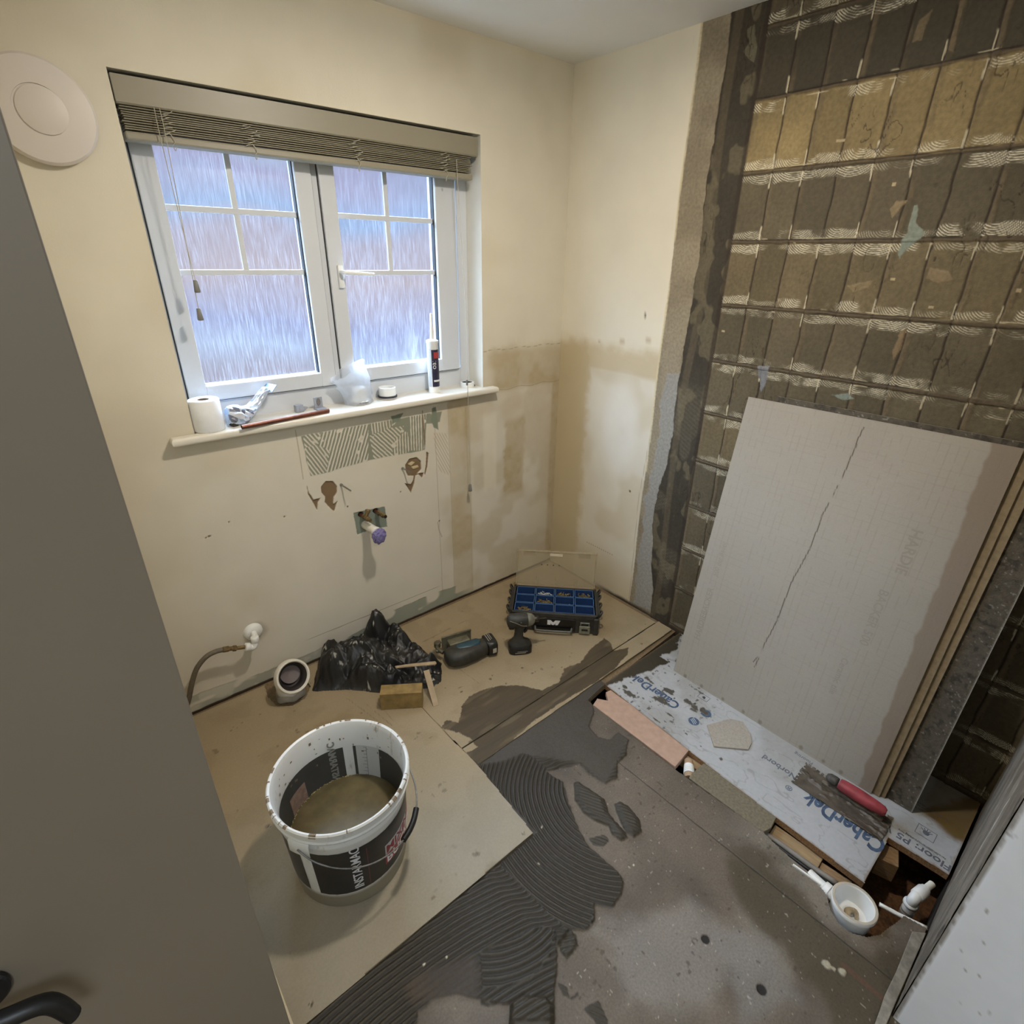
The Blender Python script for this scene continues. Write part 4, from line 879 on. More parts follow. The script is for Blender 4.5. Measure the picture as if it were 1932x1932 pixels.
loft(bm, secs); M_foil = bpy.data.materials.new('printed_foil'); M_foil.use_nodes = True
b_ = M_foil.node_tree.nodes['Principled BSDF']; b_.inputs['Metallic'].default_value = .35; b_.inputs['Roughness'].default_value = .32
_v = M_foil.node_tree.nodes.new('ShaderNodeTexVoronoi'); _v.inputs['Scale'].default_value = 42; _c2 = M_foil.node_tree.nodes.new('ShaderNodeValToRGB'); _co = M_foil.node_tree.nodes.new('ShaderNodeTexCoord')
M_foil.node_tree.links.new(_co.outputs['Object'], _v.inputs[0]); M_foil.node_tree.links.new(_v.outputs['Color'], _c2.inputs[0]); M_foil.node_tree.links.new(_c2.outputs[0], b_.inputs['Base Color'])
e_ = _c2.color_ramp.elements; e_[0].position = .0; e_[0].color = srgb(70, 74, 88); e_[1].position = .32; e_[1].color = srgb(224, 230, 240)
q_ = e_.new(.25); q_.color = srgb(150, 156, 172); q_ = e_.new(.75); q_.color = srgb(186, 206, 230); q_ = e_.new(.9); q_.color = srgb(224, 230, 240)
obj('packet_body', bm, M_foil, t)
bm = NB(); box(bm, (-.006, -.030, -.0015), (.026, .030, .0015), T(.084, 0, .098, ry=-.75), bev=.001); obj('sealed_end', bm, mat('blue_foil', srgb(140, 178, 214), .3, metal=.3, noise=.3, nscale=60, bump=.5), t)
bm = NB(); box(bm, (-.086, -.02, .0005), (-.062, .016, .016), bev=.004); obj('dark_end', bm, mat('dark_end', srgb(40, 34, 30), .7), t)

p0 = U(456, 806, 2, SZ + .008); p1 = U(620, 775, 2, SZ + .008)
M_cu = mat('copper', srgb(122, 78, 62), .35, metal=.6, noise=.2, nscale=50)
t = thing('copper_pipe', 'short length of copper pipe lying along the sill edge', 'pipe', (p0[0], p0[1], SZ), math.atan2(p1[1] - p0[1], p1[0] - p0[0]))
L_ = math.hypot(p1[0] - p0[0], p1[1] - p0[1])
bm = NB(); lathe(bm, [(.0078, 0), (.0078, L_), (.0068, L_), (.0068, 0), (.0078, 0)], 20, T(0, 0, .0078, ry=math.pi / 2), cap=False); obj('pipe_wall', bm, M_cu, t, smooth=True, sharp=40)
t = thing('copper_pipe', 'thinner copper pipe offcut lying behind the first along the sill', 'pipe', (p0[0] + .02, p0[1] + .016, SZ), math.atan2(p1[1] - p0[1], p1[0] - p0[0]))
bm = NB(); lathe(bm, [(.006, 0), (.006, L_ * .96), (.005, L_ * .96), (.005, 0), (.006, 0)], 20, T(0, 0, .006, ry=math.pi / 2), cap=False); obj('pipe_wall', bm, M_cu, t, smooth=True, sharp=40)

M_clip = mat('grey_clip_plastic', srgb(150, 154, 164), .4)
def clip(loc, rz, label, up):
    t = thing('pipe_clip', label, 'pipe clip', loc, rz, 'grey pipe clips on the sill')
    bm = NB()
    if up:
        box(bm, (-.020, -.014, 0), (.020, .014, .006), bev=.001); box(bm, (-.017, .008, .005), (.017, .014, .046), bev=.001); obj('clip_body', bm, M_clip, t)
        bm = NB(); prism(bm, sum([[(.008 * math.cos(a), .010 + .014 * math.sin(a))] for a in [k * math.pi / 8 for k in range(16)]], []), 0, .0015, T(0, .0078, .018, rx=math.pi / 2)); obj('clip_slot', bm, mat('slot_shadow', srgb(110, 106, 100), .6), t)
    else:
        box(bm, (-.026, -.010, 0), (.004, .010, .028), bev=.002); prism(bm, [(.004, .002), (.024, .010), (.024, .014), (.004, .020)], -.006, .006, T(0, 0, 0, rx=math.pi / 2), bev=.001); cyl(bm, (-.010, -.011, .014), (-.010, -.014, .014), .005); obj('clip_body', bm, M_clip, t)
    return t
clip((-1.330, .062, SZ), .15, 'grey plastic pipe clip lying on its side, left one of the pair', False)
clip((-1.262, .050, SZ), .10, 'grey plastic pipe clip standing upright with a back plate', True)

# plastic bag with a white fitting inside
M_bag = bpy.data.materials.new('clear_bag'); M_bag.use_nodes = True; tb = M_bag.node_tree; tb.nodes.clear()
a_ = tb.nodes.new('ShaderNodeBsdfTransparent'); b2 = tb.nodes.new('ShaderNodeBsdfPrincipled'); b2.inputs['Base Color'].default_value = srgb(226, 230, 236); b2.inputs['Roughness'].default_value = .3; b2.inputs['Transmission Weight'].default_value = 0
tl2 = tb.nodes.new('ShaderNodeBsdfTranslucent'); tl2.inputs[0].default_value = srgb(226, 230, 236)
mA = tb.nodes.new('ShaderNodeMixShader'); mA.inputs[0].default_value = .5; tb.links.new(b2.outputs[0], mA.inputs[1]); tb.links.new(tl2.outputs[0], mA.inputs[2])
mB = tb.nodes.new('ShaderNodeMixShader'); mB.inputs[0].default_value = .6; tb.links.new(a_.outputs[0], mB.inputs[1]); tb.links.new(mA.outputs[0], mB.inputs[2])
oB = tb.nodes.new('ShaderNodeOutputMaterial'); tb.links.new(mB.outputs[0], oB.inputs[0])
bc = (-1.098, .055)
t = thing('plastic_bag', 'open translucent plastic bag slumped around a white fitting on the sill', 'plastic bag', (bc[0], bc[1], SZ))
bm = NB(); rs = np.random.RandomState(8); secs = []
for i in range(14):
    s = i / 13; z = .001 + .135 * s; rx_ = .056 + .018 * s; ry_ = .046 - .030 * s; off = -.034 * s * s
    zt = [z + s * s * (.035 * math.cos(2 * math.pi * j / 36 - .3)) for j in range(36)]
    secs.append([(off + rx_ * math.cos(2 * math.pi * j / 36) * (1 + .05 * rs.randn()), ry_ * math.sin(2 * math.pi * j / 36) * (1 + .08 * rs.randn()), zt[j] + (.002 * rs.randn() if s > .9 else 0)) for j in range(36)])
loft(bm, secs, caps=False); obj('bag_film', bm, M_bag, t, smooth=True)
t = thing('waste_fitting', 'white cylindrical fitting on a flanged base inside the plastic bag', 'plumbing fitting', (bc[0] + .004, bc[1], SZ))
bm = NB(); lathe(bm, [(.044, .002), (.046, .004), (.046, .012), (.030, .016), (.029, .062), (.025, .066), (.0001, .067)], 32); obj('fitting_body', bm, M_white, t, smooth=True, sharp=35)
bm = NB(); lathe(bm, [(.0465, .005), (.0465, .011)], 32, cap=False); obj('printed_band', bm, mat('band', srgb(120, 120, 132), .5, noise=.5, nscale=160), t)
t = thing('white_cup', 'small white plastic cap standing on a black-rimmed disc on the sill', 'cap', (-.962, .062, SZ))
bm = NB(); lathe(bm, [(.0001, 0.001), (.038, .001), (.040, .004), (.040, .006)], 36); obj('disc_base', bm, mat('pinkish_plastic', srgb(206, 196, 196), .4), t, smooth=True, sharp=40)
bm = NB(); lathe(bm, [(.030, .006), (.0405, .006), (.0405, .012), (.036, .013), (.030, .013)], 36); obj('black_ring', bm, M_gasket, t, smooth=True, sharp=40)
bm = NB(); lathe(bm, [(.033, .012), (.036, .014), (.036, .046), (.034, .048), (.032, .046), (.032, .020), (.0001, .018)], 36); obj('cup_wall', bm, M_white, t, smooth=True, sharp=40)
# sealant cartridge
t = thing('sealant_cartridge', 'tall white sealant cartridge with dark blue label and nozzle on the sill', 'sealant tube', (-.742, .040, SZ))
bm = NB(); lathe(bm, [(.0001, .0), (.025, .0), (.0255, .004), (.0245, .008), (.0245, .210), (.0265, .213), (.0265, .222), (.018, .226), (.0075, .228)], 32); obj('cartridge_tube', bm, M_white, t, smooth=True, sharp=35)
bm = NB(); lathe(bm, [(.0075, .226), (.0085, .232), (.0045, .330), (.0030, .332), (.0001, .332)], 20); obj('nozzle', bm, M_white, t, smooth=True, sharp=35)
bm = NB(); lathe(bm, [(.0248, .028), (.0248, .186)], 20, T(rz=-2.38), cap=False, a0=0, a1=1.9); lab = obj('blue_label', bm, mat('navy_label', srgb(44, 42, 66), .35, noise=.15, nscale=60), t)
cyl_bend = lambda R_, a0: (lambda x, y, z: ((R_ + z) * math.cos(a0 + x / R_), (R_ + z) * math.sin(a0 + x / R_), y))
def label_txt(body, size, ang, z, m, par, R_=.0250, vert=True, bold=.0003):
    def fn(x, y, zz):
        X_, Y_ = (-y, x) if vert else (x, y)
        a = ang + X_ / R_; return ((R_ + zz) * math.cos(a), (R_ + zz) * math.sin(a), z + Y_)
    return text('lettering', body, size, I4, m, par, ext=.0002, bold=bold, fn=fn)
M_wink = mat('white_ink', srgb(220, 220, 222), .5); M_rink = mat('red_ink', srgb(170, 60, 62), .5)
label_txt('OB1', .020, -1.62, .105, M_wink, lab)
bm = NB(); lathe(bm, [(.0251, .150), (.0251, .176)], 8, T(rz=-1.95), cap=False, a0=0, a1=1.1); obj('red_patch', bm, M_rink, lab)
bm = NB(); lathe(bm, [(.0251, .050), (.0251, .058)], 8, T(rz=-2.1), cap=False, a0=0, a1=1.3); obj('pale_stripe', bm, M_wink, lab)
bm = NB(); lathe(bm, [(.0248, .028), (.0248, .190)], 10, T(rz=-3.2), cap=False, a0=0, a1=.72); obj('side_panel', bm, mat('pale_print', srgb(190, 196, 204), .4, noise=.12, nscale=260), t)
t = thing('tape_roll', 'small white roll of tape on a dark backing at the right end of the sill', 'tape roll', (-.556, .048, SZ))
bm = NB(); lathe(bm, [(.024, 0), (.032, 0), (.032, .022), (.024, .022), (.024, 0)], 32, cap=False); obj('tape_ring', bm, M_white, t, smooth=True, sharp=40)
bm = NB(); lathe(bm, [(.0238, .002), (.0238, .020), (.0225, .020), (.0225, .002)], 24, T(.0, 0, 0), cap=False); lathe(bm, [(.0001, 0), (.022, 0), (.022, .004), (.0001, .004)], 24, T(.022, .004, 0)); obj('dark_core', bm, M_gasket, t)

# ------------------------------------------------------------------ plumbing on the window wall
def wall_bolt(u, v, u2, v2, label):
    a = U(u, v, 1, 0); b = U(u2, v2, 1, -.055)
    t = thing('hanger_bolt', label, 'bolt', (a[0], 0, a[2])); bm = NB(); d = (b[0] - a[0], -.055, b[2] - a[2])
    cyl(bm, (0, 0, 0), d, .0032, 12, bev=.0006); obj('bolt_shank', bm, M_steel, t)
    bm = NB(); cyl(bm, (0, .001, 0), (d[0] * .12, -.006, d[2] * .12), .0055, 12); obj('wall_plug', bm, mat('grey_tassel', None), t)
wall_bolt(643, 914, 662, 926, 'thin steel hanger bolt sticking out beside the left torn tap hole')
wall_bolt(759, 883, 778, 893, 'thin steel hanger bolt sticking out below the upper right torn tap hole')
def brass(u, v, label, tee):
    a = U(u, v, 1, 0); t = thing('brass_valve', label, 'valve', (a[0], 0, a[2])); bm = NB()
    d = Vector((.10, -1, -.02)).normalized()
    P = lambda s: tuple(d * s)
    cyl(bm, (0, .012, 0), P(.020), .0075, 16); obj('copper_tail', bm, M_cu, t)
    bm = NB(); cyl(bm, P(.014), P(.026), .0115, 6, bev=.001); cyl(bm, P(.026), P(.044), .0090, 16, bev=.001); cyl(bm, P(.044), P(.056), .0115, 6, bev=.001)
    cyl(bm, P(.056), P(.070), .0085, 16); obj('valve_body', bm, M_brass, t, smooth=False)
    if tee:
        bm = NB(); cyl(bm, P(.034), tuple(d * .034 + Vector((.012, 0, .026))), .0080, 16, bev=.001); cyl(bm, tuple(d * .034 + Vector((.010, 0, .022))), tuple(d * .034 + Vector((.0135, 0, .034))), .0105, 6, bev=.001); obj('branch_nut', bm, M_brass, t)
    else:
        bm = NB(); cyl(bm, P(.070), P(.073), .0070, 16); obj('open_mouth', bm, M_dark, t)
brass(682, 972, 'tarnished brass isolating valve with upright branch, left one on the wall', True)
brass(710, 965, 'open-ended brass valve on the wall, right one above the waste pipe', False)
a = U(689, 990, 1, 0); b = U(712, 1004, 1, -.105)
t = thing('basin_waste_pipe', 'cream white waste pipe poking out of the wall, plugged with purple cloth', 'waste pipe', (a[0], 0, a[2]))
d = Vector((b[0] - a[0], -.105, b[2] - a[2]))
bm = NB(); cyl(bm, d * -.1, d, .0185, 28, bev=.001); obj('pipe_wall', bm, M_offw, t, smooth=True, sharp=40)
bm = NB(); cyl(bm, d * .86, d * 1.01, .0205, 28, bev=.001); obj('pipe_lip', bm, M_white, t, smooth=True, sharp=40)
bm = NB(); bmesh.ops.create_icosphere(bm, subdivisions=4, radius=.031)
for v in bm.verts:
    n_ = vnoise(np.array([v.co.x]), np.array([v.co.z + v.co.y * 2]), 95, 7)[0] + .5 * vnoise(np.array([v.co.y]), np.array([v.co.z * 1.3 + v.co.x]), 190, 8)[0]
    v.co *= .72 + .34 * n_; v.co.y *= .75; v.co.z *= 1.15
    v.co += d * 1.06 + Vector((.004, 0, -.016))
obj('purple_plug', bm, mat('purple_cloth', srgb(122, 116, 164), .85, noise=.12, nscale=120, bump=.6, bscale=260), t)

# cold feed: plastic elbow and braided hose
t = thing('feed_pipe', 'white plastic elbow with brass coupling feeding a grey braided hose along the wall', 'water pipe', (-1.675, 0, .29))
Q = lambda u, v, y: tuple(np.array(U(u, v, 1, y)) - np.array((-1.675, 0, .29)))
bm = NB(); c0 = Q(478, 1192, -.005); lathe(bm, [(.0001, .018), (.026, .016), (.036, .006), (.037, 0)][::-1], 28, T(c0[0], 0, c0[2], rx=math.pi / 2)); obj('wall_rose', bm, M_white, t, smooth=True, sharp=50)
bm = NB(); e0 = Vector((c0[0], 0, c0[2])); e1 = Vector(Q(481, 1206, -.055)); e2 = Vector(Q(479, 1220, -.058)); e3 = Vector(Q(462, 1221, -.060))
tube(bm, [e0, (e0 + e1) / 2 + Vector((0, -.01, 0)), e1], .0120, 16); tube(bm, [e1 + Vector((0, .004, .004)), e2, e3], .0130, 16)
cyl(bm, e1 + Vector((0, 0, .012)), e1 + Vector((0, 0, -.012)), .0155, 20, bev=.002); cyl(bm, e2.lerp(e3, .45), e3, .0165, 20, bev=.002); obj('plastic_elbow', bm, M_white, t, smooth=True, sharp=50)
bm = NB(); f1 = Vector(Q(446, 1223, -.062)); f2 = Vector(Q(432, 1224, -.063)); f3 = Vector(Q(420, 1226, -.064))
cyl(bm, e3, f1, .0075, 16); cyl(bm, f1, f1.lerp(f2, .5), .0115, 6, bev=.001); cyl(bm, f1.lerp(f2, .5), f2, .0085, 16); cyl(bm, f2, f3, .0110, 6, bev=.001); obj('brass_coupling', bm, M_brass, t)
bm = NB(); tube(bm, [f3, Q(405, 1230, -.064), Q(388, 1240, -.064), Q(372, 1260, -.062), Q(363, 1285, -.060), Q(357, 1315, -.058), Q(353, 1330, -.055)], .0095, 14, k=10)
o = obj('braided_hose', bm, mat('braided_grey', srgb(112, 104, 90), .45, metal=.35, noise=.35, nscale=420, bump=.8, bscale=600), t, smooth=True)

# WC pan connector in its hole
t = thing('soil_pipe_connector', 'wide white soil pipe elbow with black rubber mouth standing in the floor by the wall', 'soil pipe', (-1.618, -.130, 0), 0.12)
bm = NB(); lathe(bm, [(.052, .0), (.052, .07)], 36, cap=False)
secs = []
for k in range(9):
    a = k / 8 * math.radians(62); cy, cz = -.052 * (1 - math.cos(a)) * 1.2, .07 + .052 * math.sin(a)
    secs.append([(.054 * math.cos(w), cy + .054 * math.sin(w) * math.cos(a), cz + .054 * math.sin(w) * math.sin(a) * -1 * -1) for w in [2 * math.pi * j / 36 for j in range(36)]])
loft(bm, secs, caps=False)
obj('pipe_bend', bm, M_offw, t, smooth=True, sharp=50)
Mo = T(0, -.030, .112, rx=math.radians(62))
bm = NB(); lathe(bm, [(.054, -.012), (.058, .0), (.066, .004), (.068, .010), (.068, .034), (.065, .040), (.060, .040), (.056, .036), (.055, -.02)], 44, Mo, cap=False); obj('mouth_rim', bm, M_offw, t, smooth=True, sharp=45)
bm = NB(); lathe(bm, [(.0575, .034), (.046, .026), (.042, .010), (.044, -.006), (.0001, -.028)], 44, Mo, cap=False); obj('rubber_seal', bm, mat('black_rubber', srgb(34, 28, 26), .6, noise=.2), t, smooth=True, sharp=60)
bm = NB(); lathe(bm, [(.040, -.004), (.0001, -.012)], 30, Mo @ T(0.004, .010, .004), cap=False); obj('inner_wall', bm, mat('inner_pipe', srgb(112, 100, 98), .5), t)
bm = NB(); lathe(bm, [(.056, .0), (.060, .004), (.057, .012), (.055, .030)], 30, cap=False)
for v in bm.verts: v.co.x += .004 * math.sin(v.co.y * 90); v.co.z += .004 * math.sin(v.co.x * 130)
obj('sealant_bead', bm, mat('clear_silicone', srgb(176, 170, 156), .3, noise=.1), t, smooth=True)

# ------------------------------------------------------------------ door leaf at the near left
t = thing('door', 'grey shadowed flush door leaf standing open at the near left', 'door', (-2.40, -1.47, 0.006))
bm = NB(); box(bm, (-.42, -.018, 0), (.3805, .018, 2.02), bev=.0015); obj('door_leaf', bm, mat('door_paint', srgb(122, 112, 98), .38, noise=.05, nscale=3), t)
bm = NB(); q = np.array(U(4, 1905, 1, -1.52)) - np.array((-2.40, -1.47, .006)); hx, hz = q[0], q[2]
cyl(bm, (hx - .02, -.018, hz), (hx - .02, -.026, hz), .026, 32, bev=.002); obj('rose', bm, M_black, t)
bm = NB(); tube(bm, [(hx - .02, -.02, hz), (hx - .02, -.052, hz), (hx, -.060, hz), (hx + .03, -.062, hz - .012), (hx + .040, -.062, hz - .05)], [.009, .009, .009, .009, .008], 16); obj('lever_handle', bm, M_black, t, smooth=True)

# ------------------------------------------------------------------ mixing bucket
BX, BY, BZ, BH = -1.712, -0.920, BT, 0.345
t = thing('mixing_bucket', 'white plastic mixing bucket with black printed band, half full of murky water', 'bucket', (BX, BY, BZ))
rb, rt_ = 0.160, 0.1865
rad = lambda z: rb + (rt_ - 0.006 - rb) * z / BH
prof = [(.0001, .004), (rb - .012, .004), (rb - .006, .0), (rb - .001, .002), (rb, .008)]
prof += [(rad(z), z) for z in (.03, .10, .18, .26)] + [(rad(.275) + .004, .277), (rad(.28) + .004, .285), (rad(.29), .290), (rad(.305), .305), (rt_ + .002, .309), (rt_ + .0035, .314), (rt_, .318), (rt_, .333), (rt_ + .004, .336), (rt_ + .0045, .343), (rt_ + .001, .347), (rt_ - .005, .344),
          (rad(.33) - .004, .330), (rad(.25) - .003, .25), (rad(.12) - .003, .12), (rad(.01) - .003, .012), (.0001, .010)]
M_buck = bpy.data.materials.new('bucket_plastic'); M_buck.use_nodes = True
def bucket_col(M_, base, dirt, thr=(.56, .66), rough=.4):
    tt = M_.node_tree; b_ = tt.nodes['Principled BSDF']; b_.inputs['Roughness'].default_value = rough
    co = tt.nodes.new('ShaderNodeTexCoord'); sp = tt.nodes.new('ShaderNodeSeparateXYZ'); tt.links.new(co.outputs['Object'], sp.inputs[0])
    nn = tt.nodes.new('ShaderNodeTexNoise'); nn.inputs['Scale'].default_value = 22; nn.inputs['Detail'].default_value = 6; nn.inputs['Roughness'].default_value = .65
    mp_ = tt.nodes.new('ShaderNodeMapping'); mp_.inputs['Scale'].default_value = (1, 1, .45); tt.links.new(co.outputs['Object'], mp_.inputs[0]); tt.links.new(mp_.outputs[0], nn.inputs[0])
    rr = tt.nodes.new('ShaderNodeMapRange'); tt.links.new(nn.outputs[0], rr.inputs[0]); rr.inputs[1].default_value = thr[0]; rr.inputs[2].default_value = thr[1]
    mx = tt.nodes.new('ShaderNodeMix'); mx.data_type = 'RGBA'; tt.links.new(rr.outputs[0], mx.inputs[0]); mx.inputs[6].default_value = base; mx.inputs[7].default_value = dirt
    zr_ = tt.nodes.new('ShaderNodeMapRange'); tt.links.new(sp.outputs[2], zr_.inputs[0]); zr_.inputs[1].default_value = .07; zr_.inputs[2].default_value = .05
    m2 = tt.nodes.new('ShaderNodeMix'); m2.data_type = 'RGBA'; tt.links.new(zr_.outputs[0], m2.inputs[0]); tt.links.new(mx.outputs[2], m2.inputs[6]); m2.inputs[7].default_value = srgb(132, 126, 108)
    tt.links.new(m2.outputs[2], b_.inputs['Base Color']); b_.inputs['Subsurface Weight'].default_value = 0
bucket_col(M_buck, srgb(214, 214, 210), srgb(150, 136, 114), thr=(.60, .74))
bm = NB(); lathe(bm, prof, 96, cap=False); obj('bucket_wall', bm, M_buck, t, smooth=True, sharp=40)
# rim grime
bm = NB(); random.seed(12)
M_grime = mat('dried_adhesive', srgb(128, 112, 92), .9, noise=.3, nscale=60)
for k in range(30):
    a = random.uniform(0, 6.283); w = random.uniform(.004, .02); r_ = rt_ + .0015
    lathe(bm, [(r_ - .005, .3462), (r_, .3478), (r_ + .0045, .3435 - random.uniform(0, .004))], 4, cap=False, a0=a, a1=a + w * random.choice([1, 2, 5]))
tag(obj('rim_grime', bm, M_grime, t), kind='stuff')
bm = NB()
for k in range(36):
    a = random.uniform(-.6, 2.6); z = random.uniform(.20, .32); w = random.uniform(.01, .05); hgt = random.uniform(.002, .012)
    ri = rad(z) - .0045
    lathe(bm, [(ri, z), (ri - .0005, z + hgt)], 4, cap=False, a0=a, a1=a + w)
tag(obj('inner_splashes', bm, M_grime, t), kind='stuff')
# black printed band, outside and showing through inside
M_band = mat('black_band', srgb(30, 30, 32), .35, noise=.25, nscale=30, bump=.15, bscale=40)
M_bandin = mat('band_inside', srgb(62, 62, 60), .5, noise=.12, nscale=20)
def band(a0, a1, z0, z1, m, name, off=.0008, par=None, n=24):
    bm = NB(); lathe(bm, [(rad(z0) + off, z0), (rad((z0 + z1) / 2) + off, (z0 + z1) / 2), (rad(z1) + off, z1)], n, cap=False, a0=a0, a1=a1); return obj(name, bm, m, par or t, smooth=True)
def ang(u, v, z):
    """angle round the bucket of the outer surface seen at a pixel"""
    d = CR.T @ np.array([(u - 966) / CF, (v - 966) / CF, 1.0]); best = None
    for k in range(720):
        a = k * math.pi / 360; x = BX + rad(z) * math.cos(a); y = BY + rad(z) * math.sin(a)
        pc = CR @ (np.array([x, y, BZ + z]) - CC); e = abs(pc[0] / pc[2] * CF + 966 - u) + abs(pc[1] / pc[2] * CF + 966 - v)
        if (x - CC[0]) * math.cos(a) + (y - CC[1]) * math.sin(a) < 0 and (best is None or e < best[0]): best = (e, a)
    return best[1]
D2 = math.pi / 180
zb0, zb1 = .066, .252
aA = ang(604, 1700, .08)                 # left edge of main black band (beside the white bar)
band(aA, aA + 200 * D2, zb0, zb1, M_band, 'black_band')
band(aA - 150 * D2, aA - 11 * D2, zb0, zb1, M_band, 'black_band')
band(aA, aA + 200 * D2, .12, zb1, M_bandin, 'band_inside', off=-.0042)
band(aA - 150 * D2, aA - 11 * D2, .12, zb1, M_bandin, 'band_inside', off=-.0042)
def btxt(body, size, a, z, m, vert, inside=False, bold=.0006, sx=1.0):
    def fn(x, y, zz):
        X_, Y_ = (-y, x) if vert else (x, y)
        R_ = rad(z + Y_) + (-.0048 if inside else .0016) + zz; s = 1 if not inside else 1
        aa = a + s * X_ / rad(z); return (R_ * math.cos(aa), R_ * math.sin(aa), z + Y_)
    return text('lettering', body, size, I4, m, t, ext=.0003, bold=bold, fn=fn, sx=sx)
a_ins = ang(686, 1640, .10)
btxt('INSTARMAC', .034, a_ins, .078, M_wink, True, bold=.0004, sx=.96)
band(a_ins + 6 * D2, a_ins + 6.6 * D2, zb0, .235, mat('red_line', srgb(120, 60, 62), .5), 'thin_line', off=.0012, n=2)
a_mix = ang(737, 1640, .11)
band(a_mix, a_mix + 52 * D2, .100, .142, mat('label_red', srgb(150, 52, 58), .45), 'red_box', off=.0012)
band(a_mix + .4 * D2, a_mix + 51 * D2, .142, .184, mat('label_grey', srgb(190, 192, 196), .45), 'grey_box', off=.0010)
btxt('BUCKET', .042, a_mix + .02, .106, M_wink, False, bold=.0006)
btxt('MIXING', .042, a_mix + .02, .148, mat('label_ink_red', srgb(140, 44, 52), .5), False, bold=.0006)
# through the wall on the far inside: pale graduated strip and mirrored lettering
a_in = math.pi / 2 - .36
band(a_in - 42 * D2, a_in - 16 * D2, .12, zb1 + .002, mat('pale_strip', srgb(186, 186, 182), .5), 'graduated_strip', off=-.0048)
bm = NB()
for k in range(9):
    z = .135 + k * .014; r_ = rad(z) - .0054; lathe(bm, [(r_, z), (r_, z + .0014)], 4, cap=False, a0=a_in - 27 * D2, a1=a_in - (22 if k % 2 else 24) * D2)
z0_ = .13; lathe(bm, [(rad(.13) - .0054, .13), (rad(.25) - .0054, .25)], 2, cap=False, a0=a_in - 27.4 * D2, a1=a_in - 27 * D2); obj('graduation_marks', bm, mat('grey_mark', srgb(92, 92, 90), .6), t)
btxt('INSTARMAC', .030, a_in + 12 * D2, .118, mat('ghost_print', srgb(132, 132, 126), .5), True, inside=True, bold=.001)
band(a_in + 42 * D2, a_in + 66 * D2, .135, .20, mat('stained_red', srgb(136, 112, 98), .6, noise=.25, nscale=60), 'stained_patch', off=-.0050)
# water
bm = NB(); lathe(bm, [(rad(.135) - .0035, .132), (rad(.135) - .006, .1345), (.08, .134), (.0001, .134)], 64, cap=False)
obj('dirty_water', bm, mat('murky_water', srgb(100, 90, 62), .55, noise=.22, nscale=26, bump=.06, bscale=14), t, smooth=True)
bm = NB()
for k in range(70):
    a = random.uniform(.9, 3.2); r_ = rad(.135) - random.uniform(.004, .009); box(bm, (-.0016, -.0012, 0), (.0016, .0012, .0012), T(r_ * math.cos(a), r_ * math.sin(a), .1342, rz=random.random() * 3), bev=.0004, seg=1)
obj('scum', bm, mat('scum', srgb(170, 158, 112), .5), t)
# ear, wire handle and grip
aE = ang(568, 1588, .30); aE2 = aE + math.pi
M_wire = mat('galvanised_wire', srgb(132, 132, 130), .45, metal=.7, noise=.25, nscale=80)
for a in (aE, aE2):
    bm = NB(); lathe(bm, [(rt_ + .003, .262), (rt_ + .007, .268), (rt_ + .007, .306), (rt_ + .002, .311)], 8, cap=False, a0=a - .16, a1=a + .16); obj('handle_ear', bm, M_buck, t, smooth=True)
hp_ = []
for k in range(21):
    s = k / 20; a = aE + math.pi * s; drop = .105 * math.sin(math.pi * s) ** .8; R_ = rt_ + .010 + .008 * math.sin(math.pi * s); hp_.append((R_ * math.cos(a), R_ * math.sin(a), .292 - drop))
bm = NB(); tube(bm, hp_, .0022, 8, k=3); hw = obj('wire_handle', bm, M_wire, t, smooth=True)
gm = [Vector(p) for p in hp_[9:13]]
bm = NB(); tube(bm, gm, .0085, 14, k=3); obj('hand_grip', bm, M_black, hw, smooth=True, sharp=50)

# ------------------------------------------------------------------ boards leaning on the shower wall
def lean_board(name, label, y0, y1, xb, xt, L_, th, face, edge, rot=0.0, extra=None):
    """y0 < y1; bottom edge at x=xb on the panel, top against the wall at x=xt; rot: small turn in its own plane"""
    ang_ = math.asin(min(1, (xt - xb) / L_)); z0 = FT + .001
    t = thing(name, label, 'board', (xb, y0, z0))
    # local frame: u along +y, v up the board, n towards the room
    ca, sa = math.cos(ang_), math.sin(ang_)
    Mx = Matrix(((0, sa, -ca, 0), (1, 0, 0, 0), (0, ca, sa, 0), (0, 0, 0, 1))) @ T(rz=rot)
    w = y1 - y0
    bm = NB(); box(bm, (0, 0, -th), (w, L_, -.0006), Mx, bev=.0008, seg=1); obj('board_core', bm, edge, t)
    def place(s, q, h):
        u = s * math.cos(rot) - q * math.sin(rot); v = s * math.sin(rot) + q * math.cos(rot)
        return (sa * v - ca * h, u, ca * v + sa * h)
    f = field('face_sheet', seg_arr((0, w, .003)), seg_arr((0, L_, .003)), place, face[1], face[0], face[2], parent=t) if face else None
    return t, Mx
